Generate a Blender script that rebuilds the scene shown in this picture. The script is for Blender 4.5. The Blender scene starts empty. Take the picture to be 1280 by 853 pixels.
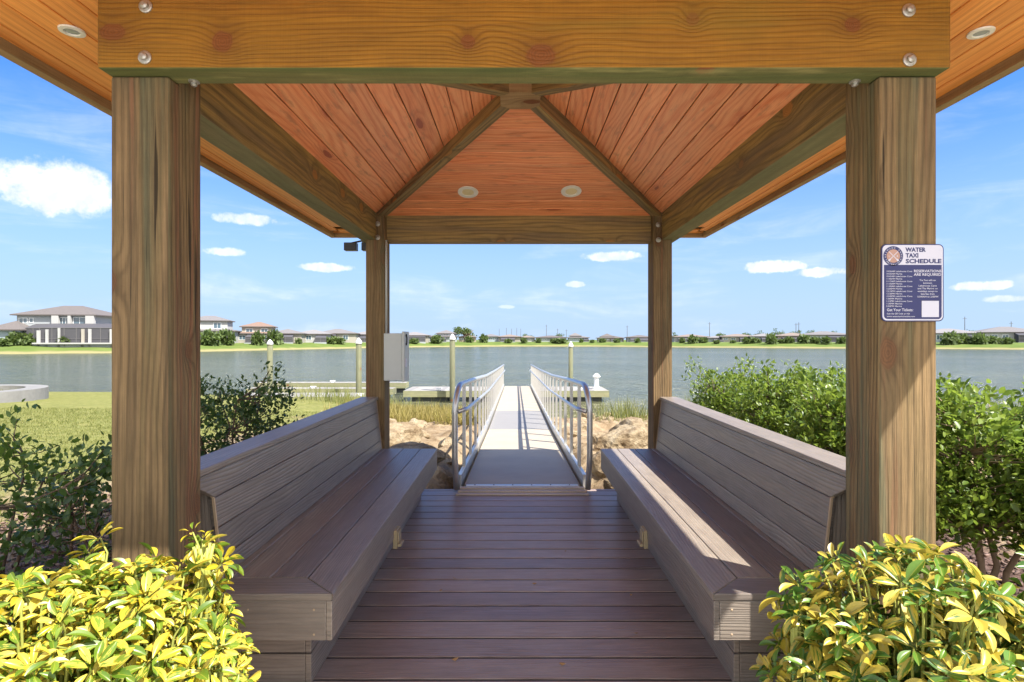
import bpy, bmesh, math, random
import numpy as np
from mathutils import Vector, Matrix, noise as mnoise

random.seed(7); rng = np.random.default_rng(7)
sc = bpy.context.scene
COL = sc.collection
PI = math.pi
CX, CZ, FPX = -0.025, 1.33, 713.0          # camera position (x, z) and focal length in pixels of a 1280-wide frame
ZW = -1.2                                  # water level

def lin(r, g, b):
    f = lambda c: (c/12.92 if c <= .04045 else ((c+.055)/1.055)**2.4)
    return (f(r/255), f(g/255), f(b/255), 1)
def at(px, y):                             # world x of a direction px (1280 frame) at depth y
    return CX + (px-645)/FPX*y

# ------------------------------------------------------------------ node helper
class NT:
    def __init__(s, tree): s.t = tree; s.L = tree.links; s.N = tree.nodes
    def n(s, typ, props=None, **ins):
        nd = s.N.new(typ)
        for k, v in (props or {}).items(): setattr(nd, k, v)
        for k, v in ins.items():
            key = int(k[1:]) if k[0] == 'i' and k[1:].isdigit() else k.replace('_', ' ')
            s.put(nd.inputs[key], v)
        return nd
    def put(s, sock, v):
        if isinstance(v, bpy.types.NodeSocket): s.L.new(v, sock)
        elif isinstance(v, bpy.types.Node): s.L.new(v.outputs[0], sock)
        else: sock.default_value = v
    def m(s, op, a, b=0.0, c=0.0, clamp=False):
        nd = s.N.new('ShaderNodeMath'); nd.operation = op; nd.use_clamp = clamp
        for i, v in enumerate((a, b, c)): s.put(nd.inputs[i], v)
        return nd.outputs[0]
    def mix(s, f, a, b, typ='MIX'):
        nd = s.N.new('ShaderNodeMix'); nd.data_type = 'RGBA'; nd.blend_type = typ
        s.put(nd.inputs[0], f); s.put(nd.inputs[6], a); s.put(nd.inputs[7], b)
        return nd.outputs[2]
    def step(s, x, a, b):                  # smoothstep from a to b
        nd = s.N.new('ShaderNodeMapRange'); nd.interpolation_type = 'SMOOTHSTEP'
        s.put(nd.inputs[0], x); nd.inputs[1].default_value = a; nd.inputs[2].default_value = b
        return nd.outputs[0]
    def vec(s, x, y, z=0.0):
        nd = s.N.new('ShaderNodeCombineXYZ')
        for i, v in enumerate((x, y, z)): s.put(nd.inputs[i], v)
        return nd.outputs[0]
    def noise(s, v, scale=1.0, detail=2.0, rough=.5, dist=0.0):
        nd = s.n('ShaderNodeTexNoise', None, Vector=v, Scale=scale, Detail=detail, Roughness=rough, Distortion=dist)
        return nd.outputs[0]
    def ramp(s, f, stops):
        nd = s.N.new('ShaderNodeValToRGB'); s.put(nd.inputs[0], f)
        e = nd.color_ramp.elements
        while len(e) < len(stops): e.new(.5)
        for q, (p, c) in zip(e, stops): q.position = p; q.color = c
        return nd.outputs[0]

def mat(name):
    m = bpy.data.materials.new(name); m.use_nodes = True
    t = NT(m.node_tree); t.N.clear()
    out = t.N.new('ShaderNodeOutputMaterial')
    return m, t, out
def principled(t, out, **ins):
    b = t.n('ShaderNodeBsdfPrincipled', None, **ins); t.L.new(b.outputs[0], out.inputs[0]); return b
def plain(name, col, rough=.6, metal=0.0, var=.12, scale=9.0, bump=0.0, spec=.5):
    m, t, out = mat(name)
    co = t.n('ShaderNodeTexCoord').outputs['Object']
    nz = t.noise(co, scale, 4, .6)
    c = t.mix(t.m('MULTIPLY', nz, 1), tuple(x*(1-var) for x in col[:3])+(1,), tuple(min(1, x*(1+var)) for x in col[:3])+(1,))
    b = principled(t, out, Base_Color=c, Roughness=rough, Metallic=metal)
    b.inputs['Specular IOR Level'].default_value = spec
    if bump:
        bp = t.n('ShaderNodeBump', None, Strength=bump, Distance=.01, Height=nz); t.L.new(bp.outputs[0], b.inputs['Normal'])
    return m

def wood(name, stops, dark, ring_k=13, warp=1.6, grain=.55, knots=.6, knot_col=(.10, .035, .012, 1), rough=.7, bump=.35,
         streak=(.3, 11), stain=None, fib=240, val=(.82, 1.15), knot_scale=(2.0, 3.2), spec=.35, mot=.55, sawk=.2, klist=None, checks=0.0):
    m, t, out = mat(name)
    uv = t.n('ShaderNodeUVMap'); s = t.n('ShaderNodeSeparateXYZ', None, Vector=uv.outputs[0])
    u, v = s.outputs[0], s.outputs[1]
    rnd = t.n('ShaderNodeAttribute', dict(attribute_name='rnd')).outputs['Fac']
    n1 = t.noise(t.vec(t.m('MULTIPLY', u, .8), t.m('MULTIPLY', v, 4.0)), 1, 2.5, .45)
    vor = t.n('ShaderNodeTexVoronoi', dict(voronoi_dimensions='2D'), Randomness=.6, Vector=t.vec(t.m('MULTIPLY', u, knot_scale[0]), t.m('MULTIPLY', v, knot_scale[1])), Scale=1.0)
    kd = vor.outputs['Distance']
    kd = t.m('ADD', kd, t.m('MULTIPLY', t.m('SUBTRACT', t.noise(t.vec(u, v), 28, 2), .5), .05))
    cs = t.n('ShaderNodeSeparateColor', None, Color=vor.outputs['Color'])
    act = t.m('LESS_THAN', cs.outputs[0], knots)
    ksz = t.m('MULTIPLY_ADD', cs.outputs[1], .6, .55)
    kq = t.m('DIVIDE', kd, ksz)
    if klist:
        kq = None; act = 1.0
        for u0, v0, ru, rv in klist:
            e = t.m('MULTIPLY', t.m('SQRT', t.m('ADD', t.m('POWER', t.m('ABSOLUTE', t.m('DIVIDE', t.m('SUBTRACT', u, u0), ru)), 2), t.m('POWER', t.m('ABSOLUTE', t.m('DIVIDE', t.m('SUBTRACT', v, v0), rv)), 2))), .1)
            kq = e if kq is None else t.m('MINIMUM', kq, e)
        kq = t.m('ADD', kq, t.m('MULTIPLY', t.m('SUBTRACT', t.noise(t.vec(u, v), 40, 2), .5), .04))
    fall = t.m('MULTIPLY', act, t.m('POWER', 2.718, t.m('MULTIPLY', t.m('POWER', t.m('MULTIPLY', kq, 5.2), 2), -1)))
    field = t.m('ADD', t.m('ADD', t.m('MULTIPLY', v, ring_k), t.m('MULTIPLY', n1, warp*3.2)), t.m('MULTIPLY', fall, 2.2))
    rings = t.m('MULTIPLY_ADD', t.m('SINE', t.m('MULTIPLY', field, 2*PI)), .5, .5)
    rings = t.m('POWER', rings, 2.4)
    rings = t.m('MULTIPLY', rings, t.m('MULTIPLY_ADD', t.noise(t.vec(t.m('MULTIPLY', u, 1.3), t.m('MULTIPLY', v, 5)), 1, 2), 1.3, .1))
    fiber = t.noise(t.vec(t.m('MULTIPLY', u, 3.5), t.m('MULTIPLY', v, fib)), 1, 3, .6)
    st = t.noise(t.vec(t.m('MULTIPLY', u, streak[0]), t.m('MULTIPLY', v, streak[1])), 1, 3, .55)
    base = t.ramp(t.step(st, .25, .75), stops)
    fac = t.m('ADD', t.m('MULTIPLY', rings, grain), t.m('MULTIPLY', t.step(fiber, .35, .72), .42), clamp=True)
    c = t.mix(fac, base, dark)
    c = t.mix(t.m('MULTIPLY', fall, .55), c, tuple(.5*(a+b) for a, b in zip(dark, knot_col)))
    core = t.m('MULTIPLY', act, t.step(kq, .115, .085))
    kring = t.m('MULTIPLY_ADD', t.m('SINE', t.m('MULTIPLY', kq, 260)), .22, .75)
    c = t.mix(core, c, t.mix(kring, knot_col, tuple(min(1, x*1.9) for x in knot_col[:3])+(1,)))
    if checks:
        ck = t.noise(t.vec(t.m('MULTIPLY', u, 1.1), t.m('MULTIPLY', v, 46)), 1, 2, .5, .2)
        ckm = t.m('MULTIPLY', t.step(ck, .335, .29), checks)
        c = t.mix(ckm, c, tuple(.35*x for x in dark[:3])+(1,))
    mott = t.noise(t.vec(t.m('MULTIPLY', u, 5), t.m('MULTIPLY', v, 16)), 1, 5, .7)
    saw = t.noise(t.vec(t.m('MULTIPLY', u, 190), t.m('MULTIPLY', v, 5)), 1, 2, .5)
    mv = t.m('ADD', t.m('MULTIPLY', mott, mot), t.m('MULTIPLY', saw, sawk)); mv = t.m('ADD', mv, 1-mot*.5-sawk*.5)
    c = t.mix(1.0, c, t.n('ShaderNodeCombineColor', None, i0=mv, i1=mv, i2=mv).outputs[0], 'MULTIPLY')
    if stain:
        sn = t.noise(t.vec(t.m('MULTIPLY', u, stain[1]), t.m('MULTIPLY', v, stain[2])), 1, 4, .6)
        c = t.mix(t.m('MULTIPLY', t.step(sn, .52, .74), stain[3]), c, stain[0])
    c = t.mix(1.0, c, t.n('ShaderNodeCombineColor', None, **{'i0': t.m('MULTIPLY_ADD', rnd, val[1]-val[0], val[0]), 'i1': t.m('MULTIPLY_ADD', rnd, val[1]-val[0], val[0]), 'i2': t.m('MULTIPLY_ADD', rnd, (val[1]-val[0])*.8, val[0])}).outputs[0], 'MULTIPLY')
    b = principled(t, out, Base_Color=c, Roughness=rough)
    b.inputs['Specular IOR Level'].default_value = spec
    hgt = t.m('ADD', t.m('ADD', t.m('MULTIPLY', fiber, .8), t.m('MULTIPLY', rings, -.4)), t.m('MULTIPLY', saw, sawk*.8))
    bp = t.n('ShaderNodeBump', None, Strength=bump, Distance=.006, Height=hgt); t.L.new(bp.outputs[0], b.inputs['Normal'])
    return m

# ------------------------------------------------------------------ mesh builder
class MB:
    def __init__(s): s.V = []; s.F = []; s.UV = []; s.R = []; s.MI = []; s.X = None
    def add(s, verts, faces, ax=0, r=None, mi=0, off=None, frame=None):
        """verts in local coordinates; uv by box projection with the length along axis ax; frame: Matrix applied afterwards"""
        r = random.random() if r is None else r
        off = (random.random()*40, random.random()*40) if off is None else off
        b = len(s.V)
        loc = [Vector(v) for v in verts]
        for v in loc:
            w = frame @ v if frame is not None else v
            s.V.append(tuple(s.X @ w if s.X is not None else w))
        o1, o2 = [a for a in range(3) if a != ax]
        for f in faces:
            n = Vector((0, 0, 0)); k = len(f)
            for i in range(k):
                p, q = loc[f[i]], loc[f[(i+1) % k]]
                n += Vector(((p.y-q.y)*(p.z+q.z), (p.z-q.z)*(p.x+q.x), (p.x-q.x)*(p.y+q.y)))
            d = max(range(3), key=lambda a: abs(n[a]))
            if d == ax: uv = [(loc[i][o1]*.3+off[0], loc[i][o2]+off[1]) for i in f]
            else:
                o = o2 if d == o1 else o1
                sh = 3.7*d + (1.9 if n[d] > 0 else 0)
                uv = [(loc[i][ax]+off[0]+sh, loc[i][o]+off[1]+sh) for i in f]
            s.F.append([b+i for i in f]); s.UV.append(uv); s.R.append(r); s.MI.append(mi)
    def box(s, x0, x1, y0, y1, z0, z1, ax=0, **k):
        v = [(x0, y0, z0), (x1, y0, z0), (x1, y1, z0), (x0, y1, z0), (x0, y0, z1), (x1, y0, z1), (x1, y1, z1), (x0, y1, z1)]
        s.add(v, [(0, 3, 2, 1), (4, 5, 6, 7), (0, 1, 5, 4), (1, 2, 6, 5), (2, 3, 7, 6), (3, 0, 4, 7)], ax, **k)
    def beam(s, p0, p1, w, h, up=(0, 0, 1), **k):
        p0, p1 = Vector(p0), Vector(p1); x = (p1-p0); L = x.length; x.normalize()
        y = Vector(up).cross(x).normalized(); z = x.cross(y)
        M = Matrix((( x.x, y.x, z.x, p0.x), (x.y, y.y, z.y, p0.y), (x.z, y.z, z.z, p0.z), (0, 0, 0, 1)))
        n = len(s.V)
        v = [(a, b, c) for c in (-h/2, h/2) for a, b in ((0, -w/2), (L, -w/2), (L, w/2), (0, w/2))]
        s.add(v, [(0, 3, 2, 1), (4, 5, 6, 7), (0, 1, 5, 4), (1, 2, 6, 5), (2, 3, 7, 6), (3, 0, 4, 7)], 0, frame=M, **k)
    def prism(s, poly, axes, c0, c1, ax=0, **k):
        """poly: 2D points in the plane of the two axes, extruded along the third from c0 to c1"""
        a, b = axes; c = 3-a-b; n = len(poly); v = []
        for cc in (c0, c1):
            for p in poly:
                q = [0, 0, 0]; q[a] = p[0]; q[b] = p[1]; q[c] = cc; v.append(tuple(q))
        area = sum(poly[i][0]*poly[(i+1) % n][1]-poly[(i+1) % n][0]*poly[i][1] for i in range(n))
        sgn = 1 if (b-a) % 3 == 1 else -1
        flip = (area*sgn < 0)
        fs = [list(range(n))[::-1], [n+i for i in range(n)]] + [[i, (i+1) % n, n+(i+1) % n, n+i] for i in range(n)]
        if flip: fs = [f[::-1] for f in fs]
        s.add(v, fs, ax, **k)
    def hexa(s, pts, ax=0, **k):          # 8 points: lower four (ccw from above) then upper four
        s.add(pts, [(0, 3, 2, 1), (4, 5, 6, 7), (0, 1, 5, 4), (1, 2, 6, 5), (2, 3, 7, 6), (3, 0, 4, 7)], ax, **k)
    def tube(s, pts, rad, seg=8, cap=True, **k):
        pts = [Vector(p) for p in pts]; n = len(pts)
        rads = rad if isinstance(rad, (list, tuple)) else [rad]*n
        vs = []; ref = None
        for i, p in enumerate(pts):
            d = (pts[min(i+1, n-1)]-pts[max(i-1, 0)]).normalized()
            if ref is None: ref = d.orthogonal().normalized()
            a = (ref - d*ref.dot(d));
            a = a.normalized() if a.length > 1e-6 else d.orthogonal().normalized()
            ref = a; b = d.cross(a)
            for j in range(seg):
                t = 2*PI*j/seg; vs.append(p + (a*math.cos(t)+b*math.sin(t))*rads[i])
        fs = []
        for i in range(n-1):
            for j in range(seg):
                j2 = (j+1) % seg; fs.append((i*seg+j, i*seg+j2, (i+1)*seg+j2, (i+1)*seg+j))
        if cap: fs.append(tuple(range(seg))[::-1]); fs.append(tuple((n-1)*seg+j for j in range(seg)))
        s.add(vs, fs, 2, **k)
    def lathe(s, prof, c, seg=20, axis=2, **k):
        vs = []; n = len(prof)
        for r, h in prof:
            for j in range(seg):
                t = 2*PI*j/seg; q = [0, 0, 0]; a, b = [(1, 2), (2, 0), (0, 1)][axis]
                q[a] = r*math.cos(t); q[b] = r*math.sin(t); q[axis] = h
                vs.append((q[0]+c[0], q[1]+c[1], q[2]+c[2]))
        fs = []
        for i in range(n-1):
            for j in range(seg):
                j2 = (j+1) % seg; fs.append((i*seg+j, i*seg+j2, (i+1)*seg+j2, (i+1)*seg+j))
        fs.append(tuple(range(seg))[::-1]); fs.append(tuple((n-1)*seg+j for j in range(seg)))
        s.add(vs, fs, 2, **k)
    def build(s, name, mats, parent=None, bevel=0, smooth=False, seg=2):
        me = bpy.data.meshes.new(name); me.from_pydata(s.V, [], s.F)
        uvl = me.uv_layers.new(name='UVMap')
        uvl.data.foreach_set('uv', np.array([c for f in s.UV for p in f for c in p], dtype=np.float32))
        at_ = me.attributes.new('rnd', 'FLOAT', 'FACE'); at_.data.foreach_set('value', np.array(s.R, dtype=np.float32))
        mats = mats if isinstance(mats, (list, tuple)) else [mats]
        for m in mats: me.materials.append(m)
        me.polygons.foreach_set('material_index', np.array(s.MI, dtype=np.int32))
        if smooth: me.polygons.foreach_set('use_smooth', np.ones(len(s.F), dtype=bool))
        me.update()
        o = bpy.data.objects.new(name, me); COL.objects.link(o)
        if parent is not None: o.parent = parent; o.matrix_parent_inverse = Matrix.Translation(parent.location).inverted() if parent.parent is None and parent.type == 'EMPTY' else Matrix()
        if bevel:
            b = o.modifiers.new('bevel', 'BEVEL'); b.width = bevel; b.segments = seg; b.limit_method = 'ANGLE'; b.angle_limit = math.radians(35)
        return o

def tag(o, label, cat, group=None, kind=None):
    if label: o['label'] = label
    if cat: o['category'] = cat
    if group: o['group'] = group
    if kind: o['kind'] = kind
    return o
def thing(name, loc, label, cat, group=None):
    o = bpy.data.objects.new(name, None); COL.objects.link(o); o.location = loc; o.empty_display_size = .2
    return tag(o, label, cat, group)
def copy_tree(o, parent=None):
    c = o.copy(); COL.objects.link(c)
    if parent is not None: c.parent = parent
    for ch in list(o.children): copy_tree(ch, c)
    return c

# leaves and blades: one template stamped many times into one mesh
LEAF_V = np.array([(0, 0, 0), (-.40, .30, .07), (-.34, .68, .06), (0, 1, -.05), (.34, .68, .06), (.40, .30, .07), (0, .32, 0), (0, .68, -.01)], float)
LEAF_F = [(0, 5, 6), (0, 6, 1), (5, 4, 7, 6), (1, 6, 7, 2), (4, 3, 7), (7, 3, 2)]
def grid_leaf(nu=4, nv=6, droop=.28, fold=.10, wfun=None):
    vs, fs = [], []
    for j in range(nv+1):
        t = j/nv; w = wfun(t)
        for i in range(nu+1):
            a = (i/nu-.5)*2
            vs.append((a*w, t, -droop*t*t + fold*abs(a)*w*2))
    for j in range(nv):
        for i in range(nu):
            a = j*(nu+1)+i; fs.append((a, a+1, a+nu+2, a+nu+1))
    return np.array(vs, float), fs
def stamp(name, tv, tf, pos, right, fwd, upv, size, width, mats, parent=None, smooth=True, rnd=None, uvs=None):
    N = len(pos); nv = len(tv)
    P = (pos[:, None, :] + (tv[None, :, 0, None]*width[:, None, None])*right[:, None, :]
         + (tv[None, :, 1, None]*size[:, None, None])*fwd[:, None, :] + (tv[None, :, 2, None]*size[:, None, None])*upv[:, None, :]).reshape(-1, 3)
    loops = np.concatenate([np.array(f) for f in tf]); lens = np.array([len(f) for f in tf])
    allv = (loops[None, :] + (np.arange(N)*nv)[:, None]).ravel()
    alll = np.tile(lens, N)
    me = bpy.data.meshes.new(name)
    me.vertices.add(len(P)); me.vertices.foreach_set('co', P.astype(np.float32).ravel())
    me.loops.add(len(allv)); me.loops.foreach_set('vertex_index', allv.astype(np.int32))
    me.polygons.add(len(alll)); st = np.concatenate([[0], np.cumsum(alll)[:-1]])
    me.polygons.foreach_set('loop_start', st.astype(np.int32)); me.polygons.foreach_set('loop_total', alll.astype(np.int32))
    uvl = me.uv_layers.new(name='UVMap')
    tuv = np.stack([tv[:, 0], tv[:, 1]], 1)[loops]
    uvl.data.foreach_set('uv', np.tile(tuv, (N, 1)).astype(np.float32).ravel())
    a = me.attributes.new('rnd', 'FLOAT', 'FACE')
    rnd = rng.random(N) if rnd is None else rnd
    a.data.foreach_set('value', np.repeat(rnd, len(tf)).astype(np.float32))
    me.materials.append(mats)
    if smooth: me.polygons.foreach_set('use_smooth', np.ones(len(alll), dtype=bool))
    me.update(); me.validate()
    o = bpy.data.objects.new(name, me); COL.objects.link(o)
    if parent is not None: o.parent = parent; o.matrix_parent_inverse = Matrix.Translation(parent.location).inverted()
    return o
def unit(a): return a/np.maximum(np.linalg.norm(a, axis=-1, keepdims=True), 1e-9)
def frames(fwd, up):
    fwd = unit(fwd); r = unit(np.cross(fwd, up)); u = np.cross(r, fwd); return r, fwd, u

# ------------------------------------------------------------------ materials
M = {}
M['post'] = wood('treated_post_wood', [(0, (.13, .125, .07, 1)), (.25, (.20, .14, .065, 1)), (.5, (.27, .175, .085, 1)), (.72, (.18, .12, .06, 1)), (.88, (.27, .125, .065, 1)), (1, (.20, .165, .075, 1))],
                 (.06, .04, .02, 1), ring_k=44, warp=1.5, grain=.45, knots=.5, knot_col=(.085, .042, .02, 1), streak=(.4, 10), rough=.9, bump=1.0, val=(.9, 1.1), stain=((.085, .13, .085, 1), .5, 8, .75), fib=300, mot=.9, sawk=.05, checks=.9)
M['beam'] = wood('golden_beam_wood', [(0, (.25, .115, .009, 1)), (.5, (.30, .14, .011, 1)), (1, (.235, .095, .008, 1))],
                 (.12, .048, .004, 1), ring_k=60, warp=3.0, grain=.5, knots=.62, knot_col=(.10, .032, .006, 1), streak=(.7, 5), rough=.68, bump=.5, val=(.95, 1.05), stain=((.19, .125, .015, 1), .9, 5, .6), knot_scale=(1.7, 2.7), fib=320, mot=.7, sawk=.22, klist=[(at(px, 1.775)+6.75, 11.72+CZ+(425-py)/FPX*1.775, ru, rv) for px, py, ru, rv in ((140, 40, .042, .026), (278, 52, .032, .033), (585, 52, .022, .022), (676, 69, .045, .036), (866, 24, .02, .02), (1066, 31, .024, .024), (1500, 60, .03, .03))])
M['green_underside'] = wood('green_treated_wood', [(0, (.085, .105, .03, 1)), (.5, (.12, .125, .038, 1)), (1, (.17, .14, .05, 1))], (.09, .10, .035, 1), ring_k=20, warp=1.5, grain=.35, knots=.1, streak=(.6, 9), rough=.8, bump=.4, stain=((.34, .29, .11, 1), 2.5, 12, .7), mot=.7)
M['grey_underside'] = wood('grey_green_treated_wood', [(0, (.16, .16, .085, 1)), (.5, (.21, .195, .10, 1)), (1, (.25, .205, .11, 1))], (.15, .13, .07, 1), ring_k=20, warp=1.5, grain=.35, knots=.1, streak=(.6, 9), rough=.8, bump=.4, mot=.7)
M['side_beam'] = wood('weathered_beam_wood', [(0, (.18, .13, .06, 1)), (.4, (.42, .275, .095, 1)), (.7, (.25, .175, .09, 1)), (1, (.48, .30, .105, 1))],
                 (.07, .052, .028, 1), ring_k=26, warp=2.0, grain=.5, knots=.45, knot_col=(.22, .10, .03, 1), streak=(.35, 8), rough=.75, bump=.4, val=(.92, 1.08), stain=((.13, .10, .08, 1), .45, 5, .6))
M['ceiling'] = wood('orange_ceiling_planks', [(0, (.98, .34, .135, 1)), (.5, (.98, .43, .20, 1)), (1, (.98, .37, .155, 1))],
                 (.74, .17, .05, 1), ring_k=30, warp=2.4, grain=.6, knots=.14, knot_col=(.25, .05, .02, 1), streak=(.4, 6), rough=.42, bump=.15, val=(.86, 1.06), fib=180, knot_scale=(1.4, 6), mot=.25, sawk=0.0, stain=((.30, .11, .06, 1), 5, 22, .45))
M['soffit'] = wood('amber_soffit_planks', [(0, (.92, .33, .065, 1)), (.5, (.95, .40, .095, 1)), (1, (.90, .34, .07, 1))],
                 (.55, .15, .025, 1), ring_k=30, warp=.9, grain=.4, knots=.06, knot_col=(.25, .07, .025, 1), streak=(.4, 6), rough=.5, bump=.12, val=(.9, 1.08), fib=170, mot=.25, sawk=0.0)
M['fascia'] = wood('fascia_wood', [(0, (.34, .22, .10, 1)), (.5, (.42, .27, .13, 1)), (1, (.35, .25, .12, 1))], (.16, .09, .04, 1), ring_k=14, warp=1, grain=.4, knots=.2, rough=.75)
def composite(name, c0, c1, dark):
    return wood(name, [(0, c0), (1, c1)], dark, ring_k=72, warp=4.2, grain=.42, knots=0.0, streak=(.35, 7), rough=.40, bump=.5, val=(.78, 1.18), fib=60, spec=.55, mot=.7, sawk=0.0)
M['deck'] = composite('brown_composite_decking', (.27, .20, .18, 1), (.33, .255, .23, 1), (.19, .13, .115, 1))
M['bench'] = composite('brown_composite_bench_boards', (.215, .18, .155, 1), (.265, .225, .195, 1), (.15, .122, .105, 1))
M['trim'] = plain('tan_cut_board_edge', (.42, .31, .2, 1), .7)
M['steel'] = plain('galvanised_bolt', (.42, .40, .36, 1), .42, .8, .2, 60)
M['alu'] = plain('brushed_aluminium', (.62, .61, .58, 1), .38, .75, .1, 12, .05)
M['aludeck'] = plain('pale_aluminium_tread', (.37, .315, .235, 1), .65, .0, .16, 3, .1)
M['aludark'] = plain('dark_grey_tread', (.22, .21, .20, 1), .65, .0, .1, 3, .1)
M['bronze'] = plain('tan_threshold_metal', (.50, .41, .33, 1), .5, .2)
M['white'] = plain('white_paint', (.78, .78, .76, 1), .5)
M['black'] = plain('black_plastic', (.018, .018, .02, 1), .4)
M['greybox'] = plain('grey_enclosure_paint', (.46, .48, .46, 1), .45, .1, .05, 20)
M['beige'] = plain('beige_outlet_plastic', (.36, .29, .17, 1), .5)
M['lens'] = plain('frosted_lamp_lens', (.80, .66, .36, 1), .3)
M['trimring'] = plain('cream_light_trim', (.82, .78, .68, 1), .4)
M['greylens'] = plain('grey_light_glass', (.30, .33, .32, 1), .25)
M['roof'] = plain('grey_roof_shingle', (.16, .145, .13, 1), .9, 0, .3, 14, .4)
M['navy'] = plain('navy_sign_ink', (.017, .019, .105, 1), .4, 0, .05)
M['signwhite'] = plain('sign_white', (.58, .565, .64, 1), .4, 0, .03)
M['sealtan'] = plain('seal_tan', (.42, .24, .18, 1), .5)
M['piling'] = wood('mossy_piling_wood', [(0, (.105, .115, .07, 1)), (1, (.16, .155, .095, 1))], (.07, .07, .04, 1), ring_k=10, grain=.3, knots=.1, rough=.9)
M['dockwood'] = wood('weathered_dock_boards', [(0, (.25, .235, .23, 1)), (1, (.31, .295, .28, 1))], (.18, .17, .16, 1), ring_k=16, grain=.3, knots=.05, rough=.8)
M['dockside'] = wood('mossy_dock_fascia', [(0, (.20, .21, .12, 1)), (1, (.27, .25, .15, 1))], (.13, .13, .08, 1), ring_k=12, grain=.3, knots=.1, rough=.85)
M['float'] = plain('dark_dock_float', (.04, .045, .04, 1), .6)

def leaf_mat(name, a, b, trans, rough=.4, tcol=None, tw=.35, vein=False):
    m, t, out = mat(name)
    rnd = t.n('ShaderNodeAttribute', dict(attribute_name='rnd')).outputs['Fac']
    c = t.mix(rnd, a, b)
    if vein:
        uv = t.n('ShaderNodeUVMap'); s = t.n('ShaderNodeSeparateXYZ', None, Vector=uv.outputs[0])
        c = t.mix(t.m('MULTIPLY', t.step(t.m('ABSOLUTE', s.outputs[0]), .06, .01), .35), c, tuple(min(1, x*1.9) for x in b[:3])+(1,))
    bs = t.n('ShaderNodeBsdfPrincipled', None, Base_Color=c, Roughness=rough)
    bs.inputs['Specular IOR Level'].default_value = .45
    tr = t.n('ShaderNodeBsdfTranslucent', None, Color=t.mix(.5, c, trans))
    mx = t.n('ShaderNodeMixShader', None, i0=tw, i1=bs.outputs[0], i2=tr.outputs[0])
    t.L.new(mx.outputs[0], out.inputs[0]); return m
M['leaf_dark'] = leaf_mat('dark_shrub_leaf', (.03, .065, .016, 1), (.09, .15, .035, 1), (.12, .2, .03, 1), .38)
M['leaf_mid'] = leaf_mat('mid_shrub_leaf', (.055, .11, .018, 1), (.16, .23, .035, 1), (.22, .36, .04, 1), .4)
M['leaf_bright'] = leaf_mat('bright_hedge_leaf', (.06, .115, .018, 1), (.23, .30, .045, 1), (.36, .5, .06, 1), .4, tw=.42)
M['leaf_far'] = leaf_mat('far_shrub_leaf', (.05, .08, .02, 1), (.13, .18, .05, 1), (.2, .28, .06, 1), .6)
M['grass'] = leaf_mat('lawn_grass_blade', (.125, .15, .03, 1), (.24, .23, .07, 1), (.3, .36, .06, 1), .6)
M['drygrass'] = leaf_mat('dry_shore_grass_blade', (.24, .21, .045, 1), (.36, .28, .10, 1), (.4, .36, .08, 1), .6)
M['bark'] = plain('shrub_bark', (.13, .085, .055, 1), .9, 0, .3, 40, .3)
M['bark_pale'] = plain('pale_shrub_bark', (.30, .21, .14, 1), .9, 0, .3, 40, .3)
M['stem'] = plain('yellow_green_stem', (.32, .34, .07, 1), .6)

def variegated(name, yel, yel2, g1, g2, thr):
    m, t, out = mat(name)
    uv = t.n('ShaderNodeUVMap'); s = t.n('ShaderNodeSeparateXYZ', None, Vector=uv.outputs[0])
    rnd = t.n('ShaderNodeAttribute', dict(attribute_name='rnd')).outputs['Fac']
    u, v = s.outputs[0], s.outputs[1]
    nz = t.noise(t.vec(t.m('ADD', t.m('MULTIPLY', u, 5), t.m('MULTIPLY', rnd, 91)), t.m('ADD', t.m('MULTIPLY', v, 1.6), t.m('MULTIPLY', rnd, 57))), 1, 3, .6)
    x = t.m('ADD', t.m('MULTIPLY', nz, 1.0), t.m('MULTIPLY', t.m('SUBTRACT', t.m('FRACT', t.m('MULTIPLY', rnd, 7.77)), .5), .5))
    x = t.m('SUBTRACT', x, t.m('MULTIPLY', t.m('ABSOLUTE', u), .12))
    msk = t.step(x, thr-.03, thr+.03)
    yc = t.mix(t.m('FRACT', t.m('MULTIPLY', rnd, 13.3)), yel, yel2)
    gc = t.mix(t.m('FRACT', t.m('MULTIPLY', rnd, 5.1)), g1, g2)
    c = t.mix(msk, yc, gc)
    c = t.mix(t.m('MULTIPLY', t.step(t.m('ABSOLUTE', u), .035, .01), .4), c, yel2)
    bs = t.n('ShaderNodeBsdfPrincipled', None, Base_Color=c, Roughness=.33)
    bs.inputs['Specular IOR Level'].default_value = .5
    tr = t.n('ShaderNodeBsdfTranslucent', None, Color=c)
    mx = t.n('ShaderNodeMixShader', None, i0=.28, i1=bs.outputs[0], i2=tr.outputs[0])
    t.L.new(mx.outputs[0], out.inputs[0]); return m
M['varieg_cream'] = variegated('cream_variegated_leaf', (.48, .37, .02, 1), (.56, .46, .075, 1), (.07, .14, .012, 1), (.17, .25, .022, 1), .485)
M['varieg_green'] = variegated('green_variegated_leaf', (.42, .33, .03, 1), (.52, .42, .085, 1), (.04, .11, .015, 1), (.12, .22, .025, 1), .46)

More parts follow.
